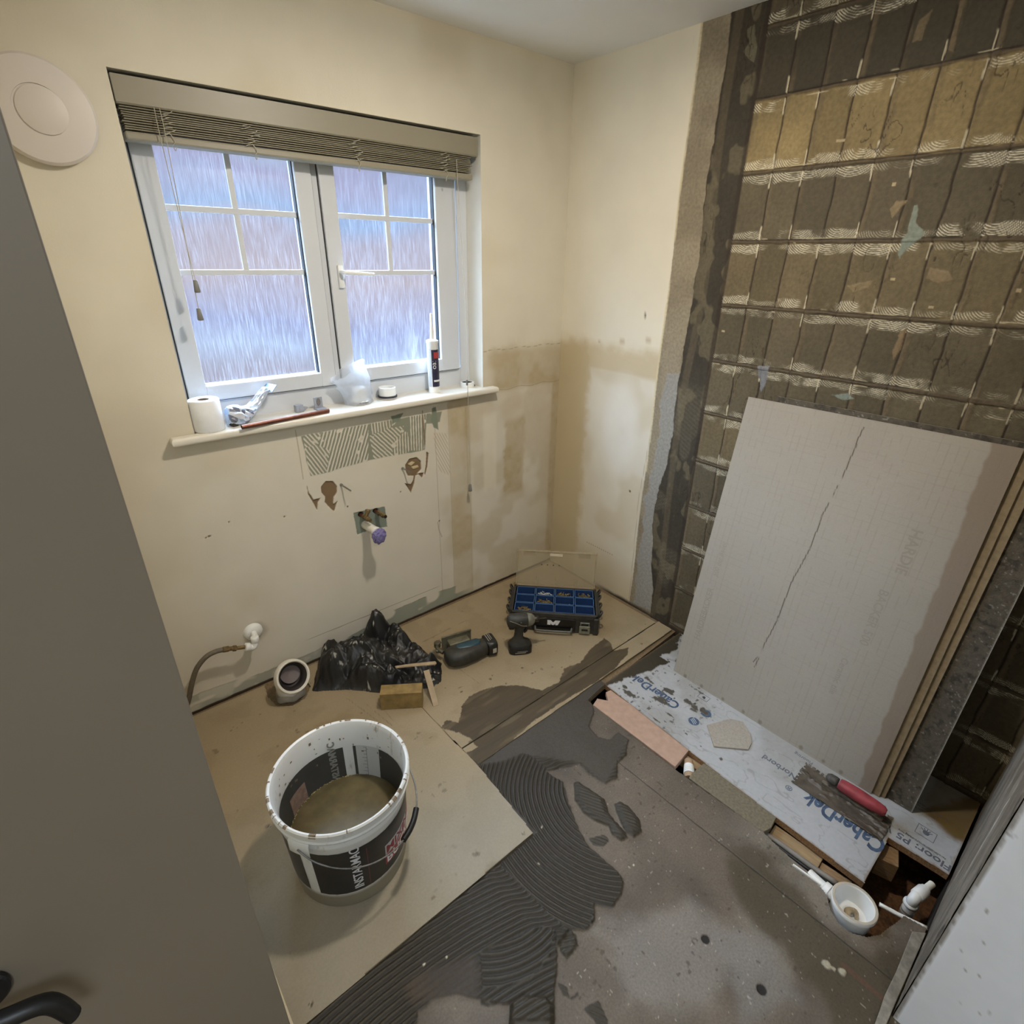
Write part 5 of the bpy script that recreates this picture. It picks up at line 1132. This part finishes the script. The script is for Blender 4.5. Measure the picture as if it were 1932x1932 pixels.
def hardie_c(S_, Q, H):
    n = fbm(S_, Q, 18, 171, 4); c = np.zeros(S_.shape + (3,)) + L3(156, 149, 138); c = c * (.94 + .12 * fbm(S_, Q, 5, 172))[..., None]
    g = np.minimum(np.abs(((S_ / .0245) % 1) - .5), 9) * .0245; g2 = np.abs(((Q / .0245) % 1) - .5) * .0245
    brk = sst(.30, .55, fbm(S_, Q, 45, 173, 2)) * .8; w = np.maximum(sst(.0016, .0006, g), sst(.0016, .0006, g2) * .6) * brk; c = mixc(c, L3(130, 120, 106), w * .4)
    c = mixc(c, L3(128, 113, 96), sst(.006, -.002, S_ - .036 - .030 * Q / 1.2 + .016 * (fbm(S_ * .3, Q, 22, 177, 3) - .5)) * .8)          # damp band down the near edge (y0 side)
    # stain spots along the foot and a long hairline crack
    for s0 in (.10, .16, .24, .40, .47, .56, .66, .74):
        w = sst(.010, .004, np.hypot(S_ - s0, (Q - .012) * .8) + .006 * (n - .5)); c = mixc(c, L3(112, 104, 92), w * .7)
    pts = [(.395, 1.19), (.405, 1.02), (.425, .88), (.430, .74), (.452, .60), (.458, .44), (.476, .30), (.482, .215)]
    d = np.full(S_.shape, 9.0)
    for a_, b_ in zip(pts, pts[1:]): d = np.minimum(d, segd(S_ + .006 * (fbm(S_, Q, 40, 174) - .5), Q, a_, b_))
    d = np.minimum(d, segd(S_, Q, (.470, .30), (.492, .235)))
    c = mixc(c, L3(70, 60, 50), sst(.0022, .0008, d) * sst(.25, .4, fbm(S_ * 0, Q, 14, 175) + .12)); return c
hh = lambda S_, Q: .0003 * fbm(S_, Q, 120, 176, 2)
M_hard = mat('backer_face', None, .7, vcol=True, noise=.03, nscale=200, bump=.12, bscale=400)
M_edge = mat('backer_edge', srgb(138, 122, 96), .85, noise=.14, nscale=70)
tA, MxA = lean_board('leaning_backer_board', 'front grid-marked cement board of the leaning stack, with a long crack', -1.862, -1.064, -.258, -.051, 1.216, .006, (hardie_c, hh, M_hard), M_edge, rot=-.006)
lean_board('leaning_backer_board', 'middle cement board of the leaning stack, showing a sliver past the front one', -1.885, -1.085, -.2495, -.0440, 1.200, .006, None, M_edge, rot=-.004)
lean_board('leaning_backer_board', 'rearmost cement board of the leaning stack of three, against the dark speckled panel', -1.899, -1.104, -.241, -.0370, 1.196, .006, None, M_edge, rot=.006)
def dark_c(S_, Q, H):
    c = np.zeros(S_.shape + (3,)) + L3(80, 73, 61); c = c * (.65 + .7 * fbm(S_, Q, 90, 181, 3))[..., None]
    c = mixc(c, L3(150, 148, 140), sst(.76, .84, fbm(S_, Q, 170, 182, 2)) * .6); c = mixc(c, L3(40, 36, 28), sst(.6, .7, fbm(S_, Q, 60, 183, 3)) * .7)
    c = mixc(c, L3(176, 172, 160), sst(.004, .001, S_) * .7); return c
M_spk = mat('speckled_panel', None, .75, vcol=True, noise=.15, nscale=220, bump=.5, bscale=260)
lean_board('tile_backer_panel', 'thick dark speckled backer panel leaning behind the three cement boards', -1.976, -1.150, -.229, -.0225, 1.226, .013, (dark_c, lambda s, q: .0012 * fbm(s, q, 110, 184, 3), M_spk), mat('panel_edge', srgb(150, 144, 128), .8, noise=.25, nscale=50), rot=0.0)
# embossed maker's lettering, same colour as the board, standing slightly proud
def emb(body, s, q, size, sg, bold=.0006):
    text('lettering', body, size, MxA @ T(s, q, .0006) @ Matrix(((0, sg, 0, 0), (sg, 0, 0, 0), (0, 0, 1, 0), (0, 0, 0, 1))), mat('embossed', srgb(146, 139, 128), .75), tA, ext=.0003, bold=bold)
emb('HARDIEBACKER', .725, .20, .034, 1, .0008); emb('500 der Bauer', .725, .50, .026, 1)
emb('HARDIE', .17, .92, .044, -1, .001); emb('BACKER 500', .19, .70, .038, -1, .0008); emb('Ceramic tile', .22, .42, .030, -1)

# ------------------------------------------------------------------ notched trowel
tc0 = np.array((-.363, -1.805)); t = thing('notched_trowel', 'mortar-caked notched trowel with a red handle lying on the printed panel', 'trowel', (tc0[0], tc0[1], FT), .01)
outl = [(-.058, -.140), (.058, -.140)]
k = 0
for i in range(18):                                     # teeth up the far long side
    y = -.132 + i * .0150
    outl += [(.058, y), (.058, y + .0075), (.050, y + .0075), (.050, y + .0148)]
outl += [(.058, .140)]
for i in range(7):
    x = .055 - i * .0160; outl += [(x, .140), (x, .132), (x - .008, .132), (x - .008, .140)]
outl += [(-.058, .140)]
bm = NB(); prism(bm, outl, .0018, .0034); obj('trowel_plate', bm, mat('caked_steel', srgb(96, 88, 78), .5, metal=.3, noise=.35, nscale=40, bump=.4), t)
field('dried_mortar', seg_arr((-.062, .060, .002)), seg_arr((-.143, .144, .002)), lambda s, q, h: (s, q, .0034 + h),
      lambda s, q: -.001 + .0065 * sst(.42, .75, fbm(s * 1.6, q * .6, 40, 191, 4)) + .010 * sst(.016, 0, np.abs(s - .004 + .01 * np.sin(q * 30))) * fbm(s, q, 60, 192) * (q < .11),
      lambda s, q, h: (np.zeros(s.shape + (3,)) + L3(74, 66, 56)) * (.7 + .7 * fbm(s * 2, q * .5, 30, 193, 4))[..., None], M_grout,
      keep=lambda s, q, h: (sdf(s, q, np.array(outl)) > -.003 * fbm(s, q, 90, 194)) & (h > -.0008), parent=t)
bm = NB(); box(bm, (.010, -.120, .0034), (.024, .070, .016), bev=.003); cyl(bm, (.017, .045, .012), (.017, .050, .045), .007, 12); cyl(bm, (.017, -.100, .012), (.017, -.098, .040), .007, 12)
obj('tang', bm, mat('caked_metal', srgb(120, 112, 100), .5, metal=.4, noise=.4, nscale=60, bump=.5), t)
secs = []
for y, w, h_ in ((-.120, .010, .009), (-.112, .017, .0145), (-.08, .020, .018), (-.03, .022, .0195), (.01, .020, .018), (.022, .018, .015)):
    secs.append(sup(.017, y, .047, w, h_, 2.6, 20, 'y'))
bm = NB(); loft(bm, secs); obj('red_handle', bm, mat('red_grip', srgb(146, 58, 64), .6, noise=.35, nscale=30), t, smooth=True, sharp=50)
secs = [sup(.017, y, .046, w, w * .9, 2.4, 18, 'y') for y, w in ((.026, .0152), (.034, .017), (.052, .016), (.062, .010))]
bm = NB(); loft(bm, secs); obj('handle_ferrule', bm, mat('caked_black', srgb(70, 66, 62), .6, noise=.4, nscale=90, bump=.8), t, smooth=True)
# offcut of backer board
oc = UF([(1334, 1368), (1378, 1356), (1402, 1362), (1416, 1385), (1418, 1402), (1412, 1414), (1347, 1408)], .008)
slab('board_offcut', oc, FT + .0006, FT + .0072, mat('offcut_face', srgb(158, 150, 138), .8, noise=.12, nscale=120, bump=.3, bscale=200), 'small pale cement board offcut lying on the printed panel', 'board offcut', bev=.0008)

# ------------------------------------------------------------------ shower waste and its pipes in the floor
t = thing('shower_trap', 'round white shower trap set in the floor opening, dirty inside', 'shower trap', (-.697, -1.966, 0))
bm = NB(); lathe(bm, [(.048, .022), (.0500, .026), (.0565, .026), (.058, .023), (.058, .014), (.052, .010), (.051, -.04), (.047, -.055), (.030, -.058), (.0001, -.058)], 44, cap=False)
lathe(bm, [(.048, .022), (.046, .0), (.042, -.03), (.0001, -.036)], 44, cap=False); obj('trap_body', bm, M_white, t, smooth=True, sharp=40)
bm = NB(); lathe(bm, [(.0498, .0262), (.053, .0268), (.0568, .0262)], 44, cap=False); obj('sealing_ring', bm, mat('yellowed_ring', srgb(178, 168, 150), .5, noise=.1), t, smooth=True)
bm = NB(); tube(bm, [(-.02, -.006, -.028), (.0, .006, -.024), (.014, -.008, -.022), (-.004, -.02, -.026)], [.006, .010, .008, .004], 8); obj('debris', bm, mat('rusty_debris', srgb(150, 132, 104), .8, noise=.3, nscale=60), t)
bm = NB(); cyl(bm, (.0, .045, -.012), (.012, .125, -.012), .016, 20, bev=.002); cyl(bm, (.004, .06, -.012), (.006, .078, -.012), .021, 20, bev=.002); obj('trap_outlet', bm, M_white, t, smooth=True, sharp=40)
bm = NB(); box(bm, (-.002, .085, -.004), (.003, .165, .006), T(rz=.06), bev=.002); obj('spout_tab', bm, M_white, t)
def run_pipe(name, pts, r, m, label, cat='pipe'):
    P_ = [Vector(p) for p in pts]; c = P_[0].copy(); bm = NB(); tube(bm, [p - c for p in P_], r, 12, k=4); o = obj(name, bm, m, loc=c, smooth=True); return tag(o, label, cat)
A3 = lambda u, v, z: tuple(U(u, v, 2, z))
run_pipe('plastic_pipe', [A3(1659, 1706, -.006), A3(1700, 1728, -.006), A3(1748, 1751, -.006)], .0058, M_white, 'thin white plastic pipe crossing the floor hole to the right wall')
run_pipe('grey_pipe', [A3(1443, 1572, -.03), A3(1480, 1598, -.03), A3(1530, 1634, -.03), A3(1580, 1668, -.03)], .0085, mat('grey_pipe', srgb(126, 120, 112), .5, noise=.15), 'grey pipe running along the floor gap to the shower trap')
run_pipe('black_cable', [A3(1455, 1588, -.03), A3(1500, 1622, -.03), A3(1545, 1655, -.03), A3(1578, 1680, -.03)], .006, M_black, 'black cable beside the grey pipe in the floor gap')
t = thing('pipe_elbow', 'chunky white push-fit elbow rising from the floor hole at the right wall', 'pipe fitting', (-.500, -2.070, -.12))
bm = NB(); cyl(bm, (0, 0, 0), (0, 0, .060), .0165, 24, bev=.002); cyl(bm, (0, 0, .052), (0, 0, .066), .0195, 24, bev=.003)
tube(bm, [(0, 0, .06), (.0, -.001, .082), (.018, -.004, .088)], .0150, 20); cyl(bm, (.012, -.003, .088), (.048, -.012, .088), .0175, 24, bev=.002); cyl(bm, (.044, -.011, .088), (.056, -.014, .088), .0140, 24, bev=.001)
obj('elbow_body', bm, M_white, t, smooth=True, sharp=45)
bm = NB(); cyl(bm, (.056, -.014, .088), (.088, -.022, .088), .0095, 18); obj('pipe_stub', bm, M_offw, t, smooth=True, sharp=45)
bm = NB(); cyl(bm, (0, 0, .018), (0, 0, .021), .0172, 24); cyl(bm, (0, 0, .030), (0, 0, .033), .0172, 24); obj('collet_rings', bm, mat('grey_clip_plastic', None), t)
p = U(1300, 1447, 2, -.012)
t = thing('pipe_collar', 'white ribbed pipe collar showing in the gap at the end of the pink strip', 'pipe fitting', (p[0], p[1], -.016), .62)
bm = NB()
for k in range(5): cyl(bm, (-.030 + k * .008, 0, 0), (-.024 + k * .008, 0, 0), .020 - .0006 * k, 24, bev=.001)
cyl(bm, (-.030, 0, 0), (.008, 0, 0), .0175, 24); obj('ribbed_collar', bm, M_white, t, smooth=True, sharp=40)
bm = NB(); cyl(bm, (-.048, 0, 0), (-.030, 0, 0), .017, 24); cyl(bm, (.008, 0, 0), (.030, 0, 0), .0165, 24); obj('copper_band', bm, mat('dusty_pipe', srgb(168, 140, 112), .5, noise=.2), t, smooth=True, sharp=40)

# ------------------------------------------------------------------ open organiser box
d_ = np.array([.7016, -.7126]); n_ = np.array([.7126, .7016]); f0 = np.array([-.648, -.377])
ctr = f0 + d_ * .2215 + n_ * .125
TBZ = BT + .0012
t = thing('organiser_box', 'open black tool organiser with blue compartment trays and raised clear lid', 'tool organiser', (ctr[0], ctr[1], TBZ), math.atan2(d_[1], d_[0])); TB = t
# local: +x along the front (to the right), +y to the back, front at y=-.125
bm = NB(); W2, D2_, H_ = .212, .118, .105
box(bm, (-W2, -D2_, 0), (W2, D2_, .012), bev=.003)
for lo, hi in (((-W2, -D2_, .006), (-W2 + .012, D2_, H_)), ((W2 - .012, -D2_, .006), (W2, D2_, H_)), ((-W2, -D2_, .006), (W2, -D2_ + .012, H_)), ((-W2, D2_ - .012, .006), (W2, D2_, H_))): box(bm, lo, hi, bev=.003)
for s in (-1, 1):
    box(bm, (s * (W2 - .022), -D2_ - .010, .0), (s * (W2 + .004), -D2_ + .02, .092), bev=.005)
    box(bm, (s * (W2 - .002), -.095, H_ - .03), (s * (W2 + .010), .10, H_ - .004), bev=.004)
box(bm, (-W2 + .012, -D2_ - .004, .082), (W2 - .012, -D2_ + .006, H_ + .001), bev=.003)
for s in (-1, 1):
    for y in (-.085, -.02, .05, .10): tube(bm, [(s * (W2 + .006), y - .012, H_ - .02), (s * (W2 + .018), y - .008, H_ + .004), (s * (W2 + .016), y + .010, H_ + .004), (s * (W2 + .006), y + .014, H_ - .02)], .0042, 8, k=3)
obj('box_body', bm, mat('tool_black', srgb(50, 48, 44), .5, noise=.35, nscale=30, bump=.2), t)
bm = NB(); box(bm, (-.105, -D2_ - .008, .012), (.105, -D2_ - .001, .082), bev=.004); obj('front_panel', bm, mat('gloss_black', srgb(14, 14, 15), .25), t)
bm = NB()
tube(bm, [(-.088, -D2_ - .008, .030), (-.086, -D2_ - .022, .028), (-.07, -D2_ - .026, .022), (.07, -D2_ - .026, .022), (.086, -D2_ - .022, .028), (.088, -D2_ - .008, .030)], .0055, 10, k=4); obj('carry_handle', bm, mat('worn_grey_plastic', srgb(84, 84, 76), .45, noise=.2), t, smooth=True)
# square-shouldered M emblem
ME = [(-.030, 0), (-.030, .026), (-.014, .026), (-.002, .014), (.008, .026), (.032, .026), (.020, .0), (.008, .0), (.012, .012), (.002, .0), (-.008, .0), (-.014, .010), (-.014, 0)]
bm = NB(); prism(bm, ME, 0, .0012, T(0, -D2_ - .0085, .046, rx=R90)); obj('emblem', bm, M_wink, t)
for s in (-1, 1):
    bm = NB(); y = -D2_ - .012; x = s * .150
    box(bm, (x - .026, y - .004, .008), (x + .026, y + .003, .052), bev=.003); box(bm, (x - .022, y - .002, .050), (x - .018, y + .004, .070), bev=.001); box(bm, (x + .018, y - .002, .050), (x + .022, y + .004, .070), bev=.001); box(bm, (x - .022, y - .002, .066), (x + .022, y + .004, .071), bev=.001)
    l_ = obj('latch', bm, mat('worn_latch', srgb(128, 128, 112), .5, metal=.2, noise=.25, nscale=60), t)
    bm = NB(); box(bm, (x - .015, y - .0048, .026), (x + .015, y - .0035, .038)); obj('latch_slot', bm, M_black, l_)
M_blue = mat('blue_tray', srgb(34, 60, 104), .4, noise=.12, nscale=20); M_blued = mat('blue_tray_rim', srgb(72, 106, 150), .45)
xs_ = [-.196, -.098, 0.0, .098, .196]; ys_ = [-.110, -.038, .034, .106]
random.seed(21)
M_screw = mat('yellow_screws', srgb(160, 140, 86), .4, metal=.6, noise=.3, nscale=200); M_wh = mat('pale_plugs', srgb(190, 192, 188), .5)
for i in range(4):
    for j in range(3):
        x0, x1, y0, y1 = xs_[i] + .002, xs_[i + 1] - .002, ys_[j] + .002, ys_[j + 1] - .002; z0, z1 = .062, .103
        bm = NB()
        for lo, hi in (((x0, y0, z0), (x1, y1, z0 + .002)), ((x0, y0, z0), (x0 + .002, y1, z1)), ((x1 - .002, y0, z0), (x1, y1, z1)), ((x0, y0, z0), (x1, y0 + .002, z1)), ((x0, y1 - .002, z0), (x1, y1, z1))): box(bm, lo, hi)
        tr_ = obj('blue_tray', bm, M_blue, t)
        bm = NB()
        for lo, hi in (((x0, y0, z1), (x0 + .003, y1, z1 + .001)), ((x1 - .003, y0, z1), (x1, y1, z1 + .001)), ((x0, y0, z1), (x1, y0 + .003, z1 + .001)), ((x0, y1 - .003, z1), (x1, y1, z1 + .001))): box(bm, lo, hi)
        obj('tray_rim', bm, M_blued, tr_)
fills = {(1, 2): M_wh, (2, 2): M_screw, (3, 2): M_screw, (0, 1): M_wh, (1, 1): M_screw, (2, 1): M_wh, (0, 0): M_screw, (1, 0): M_wh}
for (i, j), m in fills.items():
    x0, x1, y0, y1 = xs_[i] + .006, xs_[i + 1] - .006, ys_[j] + .006, ys_[j + 1] - .006; bm = NB(); nq = 46 if (i, j) in ((2, 2), (3, 2), (1, 1), (1, 2), (0, 0)) else 14
    for q in range(nq):
        x = random.uniform(x0 + .012, x1 - .012); y = random.uniform(y0 + .01, y1 - .01); L_ = random.uniform(.012, .02); r_ = Euler((random.uniform(-.5, .5), random.uniform(-.5, .5), random.uniform(0, 3.14))).to_matrix()
        z = .067 + .016 * random.random() * (nq > 20) + .012 * (nq > 20) * (y - y0) / (y1 - y0)
        v = r_ @ Vector((L_, 0, 0)) * .5; c = Vector((x, y, z)); cyl(bm, c - v, c + v, .0019, 6, r2=.0012); cyl(bm, c - v * 1.05, c - v * .92, .0036, 8)
    c = ctr + d_ * ((x0 + x1) / 2) + n_ * ((y0 + y1) / 2)
    o = obj('loose_screws' if m is M_screw else 'wall_plugs', bm, m); o.location = (ctr[0], ctr[1], TBZ); o.rotation_euler = (0, 0, t.rotation_euler.z)
    place_ = {2: 'back', 1: 'middle', 0: 'front'}[j]; side_ = ['first', 'second', 'third', 'fourth'][i]
    tag(o, ('brassy wood screws' if m is M_screw else 'pale wall plugs and fixings') + ' lying in the %s blue tray from the left of the %s row' % (side_, place_), 'screws' if m is M_screw else 'wall plugs', None, 'stuff')
# clear lid
M_lid = bpy.data.materials.new('clear_lid'); M_lid.use_nodes = True; tl_ = M_lid.node_tree; tl_.nodes.clear()
a_ = tl_.nodes.new('ShaderNodeBsdfTransparent'); a_.inputs[0].default_value = (.94, .93, .90, 1); g_ = tl_.nodes.new('ShaderNodeBsdfPrincipled'); g_.inputs['Base Color'].default_value = srgb(196, 184, 156); g_.inputs['Roughness'].default_value = .25
mX = tl_.nodes.new('ShaderNodeMixShader'); mX.inputs[0].default_value = .30; o_ = tl_.nodes.new('ShaderNodeOutputMaterial'); tl_.links.new(a_.outputs[0], mX.inputs[1]); tl_.links.new(g_.outputs[0], mX.inputs[2]); tl_.links.new(mX.outputs[0], o_.inputs[0])
Ml = T(0, D2_ + .004, .104, rx=math.radians(83))      # lid plane: x along, y up the lid
LL = .196
bm = NB(); box(bm, (-.200, .006, -.003), (.200, LL, -.001), Ml, bev=.0006, seg=1)
for lo, hi in (((-.205, .004, -.012), (-.198, LL, .004)), ((.198, .004, -.012), (.205, LL, .004)), ((-.205, LL - .006, -.012), (.205, LL, .004))): box(bm, lo, hi, Ml, bev=.001, seg=1)
for x in (-.10, .0, .098): box(bm, (x - .003, .01, -.006), (x + .003, .05, -.002), Ml); box(bm, (x + .012, .01, -.006), (x + .015, .05, -.002), Ml)
for x in (-.14, .14): box(bm, (x - .03, LL - .03, -.005), (x + .03, LL - .006, -.002), Ml, bev=.002)
ld = obj('clear_lid', bm, M_lid, t)
bm = NB(); box(bm, (-.034, LL - .026, .0005), (.030, LL - .012, .0012), Ml); obj('paper_label', bm, mat('label_paper', srgb(206, 194, 168), .8), ld)
for x in (-.075, -.045, -.015, .015):
    bm = NB(); cyl(bm, Ml @ Vector((x, .120, .0)), Ml @ Vector((x, .120, .001)), .0035, 12); obj('print_dot', bm, mat('faint_print', srgb(96, 84, 62), .7), ld)
bm = NB(); box(bm, (-.20, D2_ - .004, .098), (.20, D2_ + .010, .110), bev=.003); obj('hinge_rail', bm, mat('hinge_grey', srgb(136, 120, 98), .5), t)

# ------------------------------------------------------------------ impact driver standing on its battery
M_mak = mat('worn_black_rubber', srgb(48, 47, 42), .55, noise=.35, nscale=50, bump=.3)
M_teal = mat('dirty_teal_plastic', srgb(38, 66, 78), .4, noise=.35, nscale=24)
t = thing('impact_driver', 'dusty black cordless impact driver standing on its battery in front of the organiser', 'impact driver', (-.700, -.530, BT), math.atan2(-.51, .86))
bm = NB(); 
loft(bm, [sup(-.002, 0, z, a, b, 4, 24, 'z') for z, a, b in ((0, .050, .036), (.004, .054, .039), (.034, .054, .039), (.042, .048, .035))]); batt = obj('battery', bm, mat('battery_black', srgb(26, 25, 24), .4, noise=.25, nscale=40), t, smooth=True, sharp=35)
for lo, hi in (((-.03, -.0402, .010), (.020, -.0392, .014)), ((-.02, -.0402, .018), (.028, -.0392, .021))):
    bm = NB(); box(bm, lo, hi); obj('battery_marking', bm, mat('faded_print', srgb(134, 130, 122), .5), batt)
bm = NB(); loft(bm, [sup(x, 0, z, a, b, 2.6, 22, 'z') for x, z, a, b in ((-.004, .040, .048, .034), (-.008, .056, .036, .028), (-.010, .072, .022, .020), (-.008, .10, .020, .017), (-.006, .125, .022, .018), (-.002, .145, .028, .022))]); obj('grip', bm, M_mak, t, smooth=True, sharp=50)
bm = NB(); loft(bm, [sup(x, 0, z, a, b, 2.3, 24, 'x') for x, z, a, b in ((-.064, .166, .012, .012), (-.060, .166, .024, .024), (-.048, .167, .030, .031), (-.01, .168, .032, .033), (.022, .167, .031, .032), (.030, .166, .029, .030))]); hd_ = obj('motor_housing', bm, M_mak, t, smooth=True, sharp=50)
bm = NB(); loft(bm, [sup(x, 0, .167, a, a, 2, 24, 'x') for x, a in ((.030, .030), (.036, .030), (.052, .026), (.060, .018), (.062, .0165))]); obj('hammer_case', bm, mat('worn_nose', srgb(122, 120, 106), .5, metal=.3, noise=.3, nscale=40), t, smooth=True, sharp=40)
bm = NB(); loft(bm, [sup(x, 0, .167, a, a, 2, 20, 'x') for x, a in ((.062, .013), (.068, .014), (.080, .014), (.084, .011))]); cyl(bm, (.084, 0, .167), (.118, 0, .167), .0036, 6); obj('bit_holder', bm, mat('dark_chuck', srgb(60, 56, 48), .4, metal=.6, noise=.3), t, smooth=True, sharp=40)
bm = NB(); tube(bm, [(.018, 0, .138), (.026, 0, .128), (.024, 0, .110), (.014, 0, .102)], .008, 10, k=4); obj('trigger', bm, M_black, t, smooth=True)
bm = NB(); tube(bm, [(-.055, -.026, .185), (-.03, -.034, .178), (.0, -.034, .160), (.022, -.033, .156)], .0016, 6, k=4); cyl(bm, (-.005, -.034, .178), (-.005, -.0355, .178), .003); obj('housing_seam', bm, mat('dust_line', srgb(120, 114, 100), .7), hd_)

# ------------------------------------------------------------------ jigsaw lying on its side
t = thing('jigsaw', 'dirty teal cordless jigsaw lying on its side beside the black bag', 'jigsaw', (-.918, -.425, BT), math.atan2(-.22, .90))
bm = NB(); loft(bm, [sup(x, y, z, a, b, 2.5, 26, 'x') for x, y, z, a, b in ((-.112, .0, .036, .018, .018), (-.106, -.004, .038, .036, .030), (-.085, -.008, .040, .050, .037), (-.04, -.010, .040, .052, .039), (.02, -.008, .039, .047, .038), (.065, -.002, .038, .040, .036), (.082, 0, .038, .037, .034))])
jb = obj('motor_body', bm, M_mak, t, smooth=True, sharp=60)
bm = NB(); loft(bm, [sup(x, y, .062, a, .020, 2.6, 22, 'x') for x, y, a in ((-.055, .004, .012), (-.045, .004, .026), (.0, .002, .030), (.045, .004, .027), (.055, .004, .014))]); obj('teal_cover', bm, M_teal, t, smooth=True, sharp=60)
bm = NB(); loft(bm, [sup(x, 0, .039, a, .037, 4, 22, 'x') for x, a in ((.080, .036), (.084, .045), (.118, .050), (.126, .044))]); jb2 = obj('battery', bm, mat('battery_black', None), t, smooth=True, sharp=35)
bm = NB(); box(bm, (.098, -.0515, .028), (.116, -.0500, .052), bev=.0003, seg=1); obj('pale_sticker', bm, mat('sticker', srgb(170, 166, 152), .5), jb2)
for lo, hi in (((.090, -.02, .0755), (.094, .030, .0775)), ((.100, -.015, .0755), (.104, .032, .0775)), ((.109, -.01, .0755), (.112, .028, .0775))):
    bm = NB(); box(bm, lo, hi); obj('battery_marking', bm, mat('faded_print', None), jb2)
bm = NB(); box(bm, (-.095, .092, .004), (.050, .096, .080), T(rz=0), bev=.0015); box(bm, (-.095, .088, .074), (.050, .096, .080), bev=.001); box(bm, (-.070, .046, .020), (.030, .093, .060), bev=.006); obj('sole_plate', bm, mat('dirty_alloy', srgb(116, 112, 94), .5, metal=.4, noise=.3, nscale=40), t)
bm = NB(); tube(bm, [(-.11, .030, .045), (-.125, .060, .05), (-.118, .090, .052), (-.10, .098, .055)], .009, 10, k=4); cyl(bm, (-.118, .086, .040), (-.118, .086, .066), .015, 16, bev=.002); cyl(bm, (-.112, .050, .045), (-.135, .052, .045), .008, 12); obj('blade_clamp', bm, mat('dirty_steel', srgb(96, 92, 76), .5, metal=.5, noise=.4, nscale=60), t, smooth=True, sharp=50)
bm = NB(); box(bm, (-.165, .054, .043), (-.120, .062, .0445)); obj('saw_blade', bm, M_steel, t)

# ------------------------------------------------------------------ crumpled black rubble bag
bag = UF([(590, 1302), (598, 1265), (606, 1232), (625, 1205), (650, 1196), (690, 1196), (706, 1186), (735, 1178), (765, 1205), (800, 1232), (832, 1250), (832, 1285), (815, 1296), (760, 1300), (718, 1305), (660, 1300)], .012)
lob = [((-1.43, -.13), .115, .13), ((-1.30, -.17), .14, .125), ((-1.19, -.085), .07, .175), ((-1.12, -.16), .10, .09), ((-1.05, -.30), .13, .05), ((-1.34, -.30), .13, .06)]
def bag_h(X, Y):
    z = sdf(X, Y, bag) + .010 * (fbm(X, Y, 20, 201) - .5)
    base = np.zeros_like(X)
    for (c, r, hh_) in lob: base = np.maximum(base, hh_ * sst(1.25, 0.15, np.hypot(X - c[0], Y - c[1]) / r))
    e = sst(0, .045, z) ** .7
    r1 = 1 - np.abs(2 * fbm(X * 1.0 + .6 * fbm(X, Y, 6, 202), Y, 9, 203, 2) - 1) * 3.0; r2 = 1 - np.abs(2 * fbm(X + .3 * Y, Y - .5 * X, 21, 204, 3) - 1) * 3
    h = e * (.018 + base * .82 + .026 * np.clip(r1, -.6, 1) + .008 * np.clip(r2, -.6, 1))
    return np.where(z > 0, np.maximum(h, .0005), -.0005)
def bag_c(X, Y, H):
    c = np.zeros(X.shape + (3,)) + L3(27, 27, 28); c = mixc(c, L3(56, 55, 52), sst(.52, .72, fbm(X, Y, 12, 205, 4)) * .55); c = mixc(c, L3(170, 168, 160), sst(.80, .84, fbm(X, Y, 75, 206, 2)) * .9); return c
bx0, bx1, by0, by1 = bag[:, 0].min() - .01, bag[:, 0].max() + .01, bag[:, 1].min() - .01, bag[:, 1].max() + .01
o = field('rubble_bag', seg_arr((bx0, bx1, .003)), seg_arr((by0, min(by1, -.012), .003)), lambda s, q, h: (s, q, BT + .0016 + h), bag_h, bag_c, mat('black_polythene', None, .42, vcol=True, noise=.1, bump=.5, bscale=90), keep=lambda s, q, h: h > -.0004)
sol = o.modifiers.new('thickness', 'SOLIDIFY'); sol.thickness = .0008
tag(o, 'crumpled black polythene rubble bag heaped by the wall beside the soil pipe', 'rubble bag')

# timber block and shims
c0 = np.array((-1.310, -.512)); rzb = math.atan2(-.561 + .463, -1.239 + 1.381)
t0 = timber('timber_block', (c0[0] + .018, c0[1] + .028, BT + .041), (.165, .055, .080), rzb, 'squared yellow-brown timber block in front of the black bag', mat('stained_timber', srgb(140, 116, 70), .8, noise=.3, nscale=26, bump=.4, bscale=70))
M_shim = mat('pale_shim', srgb(168, 148, 120), .8, noise=.12, nscale=30)
bm = NB(); prism(bm, [(-.085, -.012), (-.02, -.010), (.080, -.011), (.085, -.004), (.082, .011), (.0, .008), (-.05, .004), (-.088, -.002)], -.003, .003, bev=.001)
o = obj('wooden_shim', bm, M_shim, loc=(-1.180, -.415, .104)); o.rotation_euler = (-.15, .12, -.42); tag(o, 'pale wooden shim lying across the black bag towards the jigsaw', 'shim')
bm = NB(); box(bm, (-.075, -.012, -.0035), (.075, .012, .0035), bev=.001)
a = Vector((-1.163, -.470, .085)); b = Vector(A3(821, 1326, BT + .006)); o = obj('wooden_shim', bm, M_shim, loc=(a + b) / 2); o.rotation_euler = (b - a).to_track_quat('X', 'Z').to_euler()
tag(o, 'pale wooden shim propped against the timber block', 'shim')
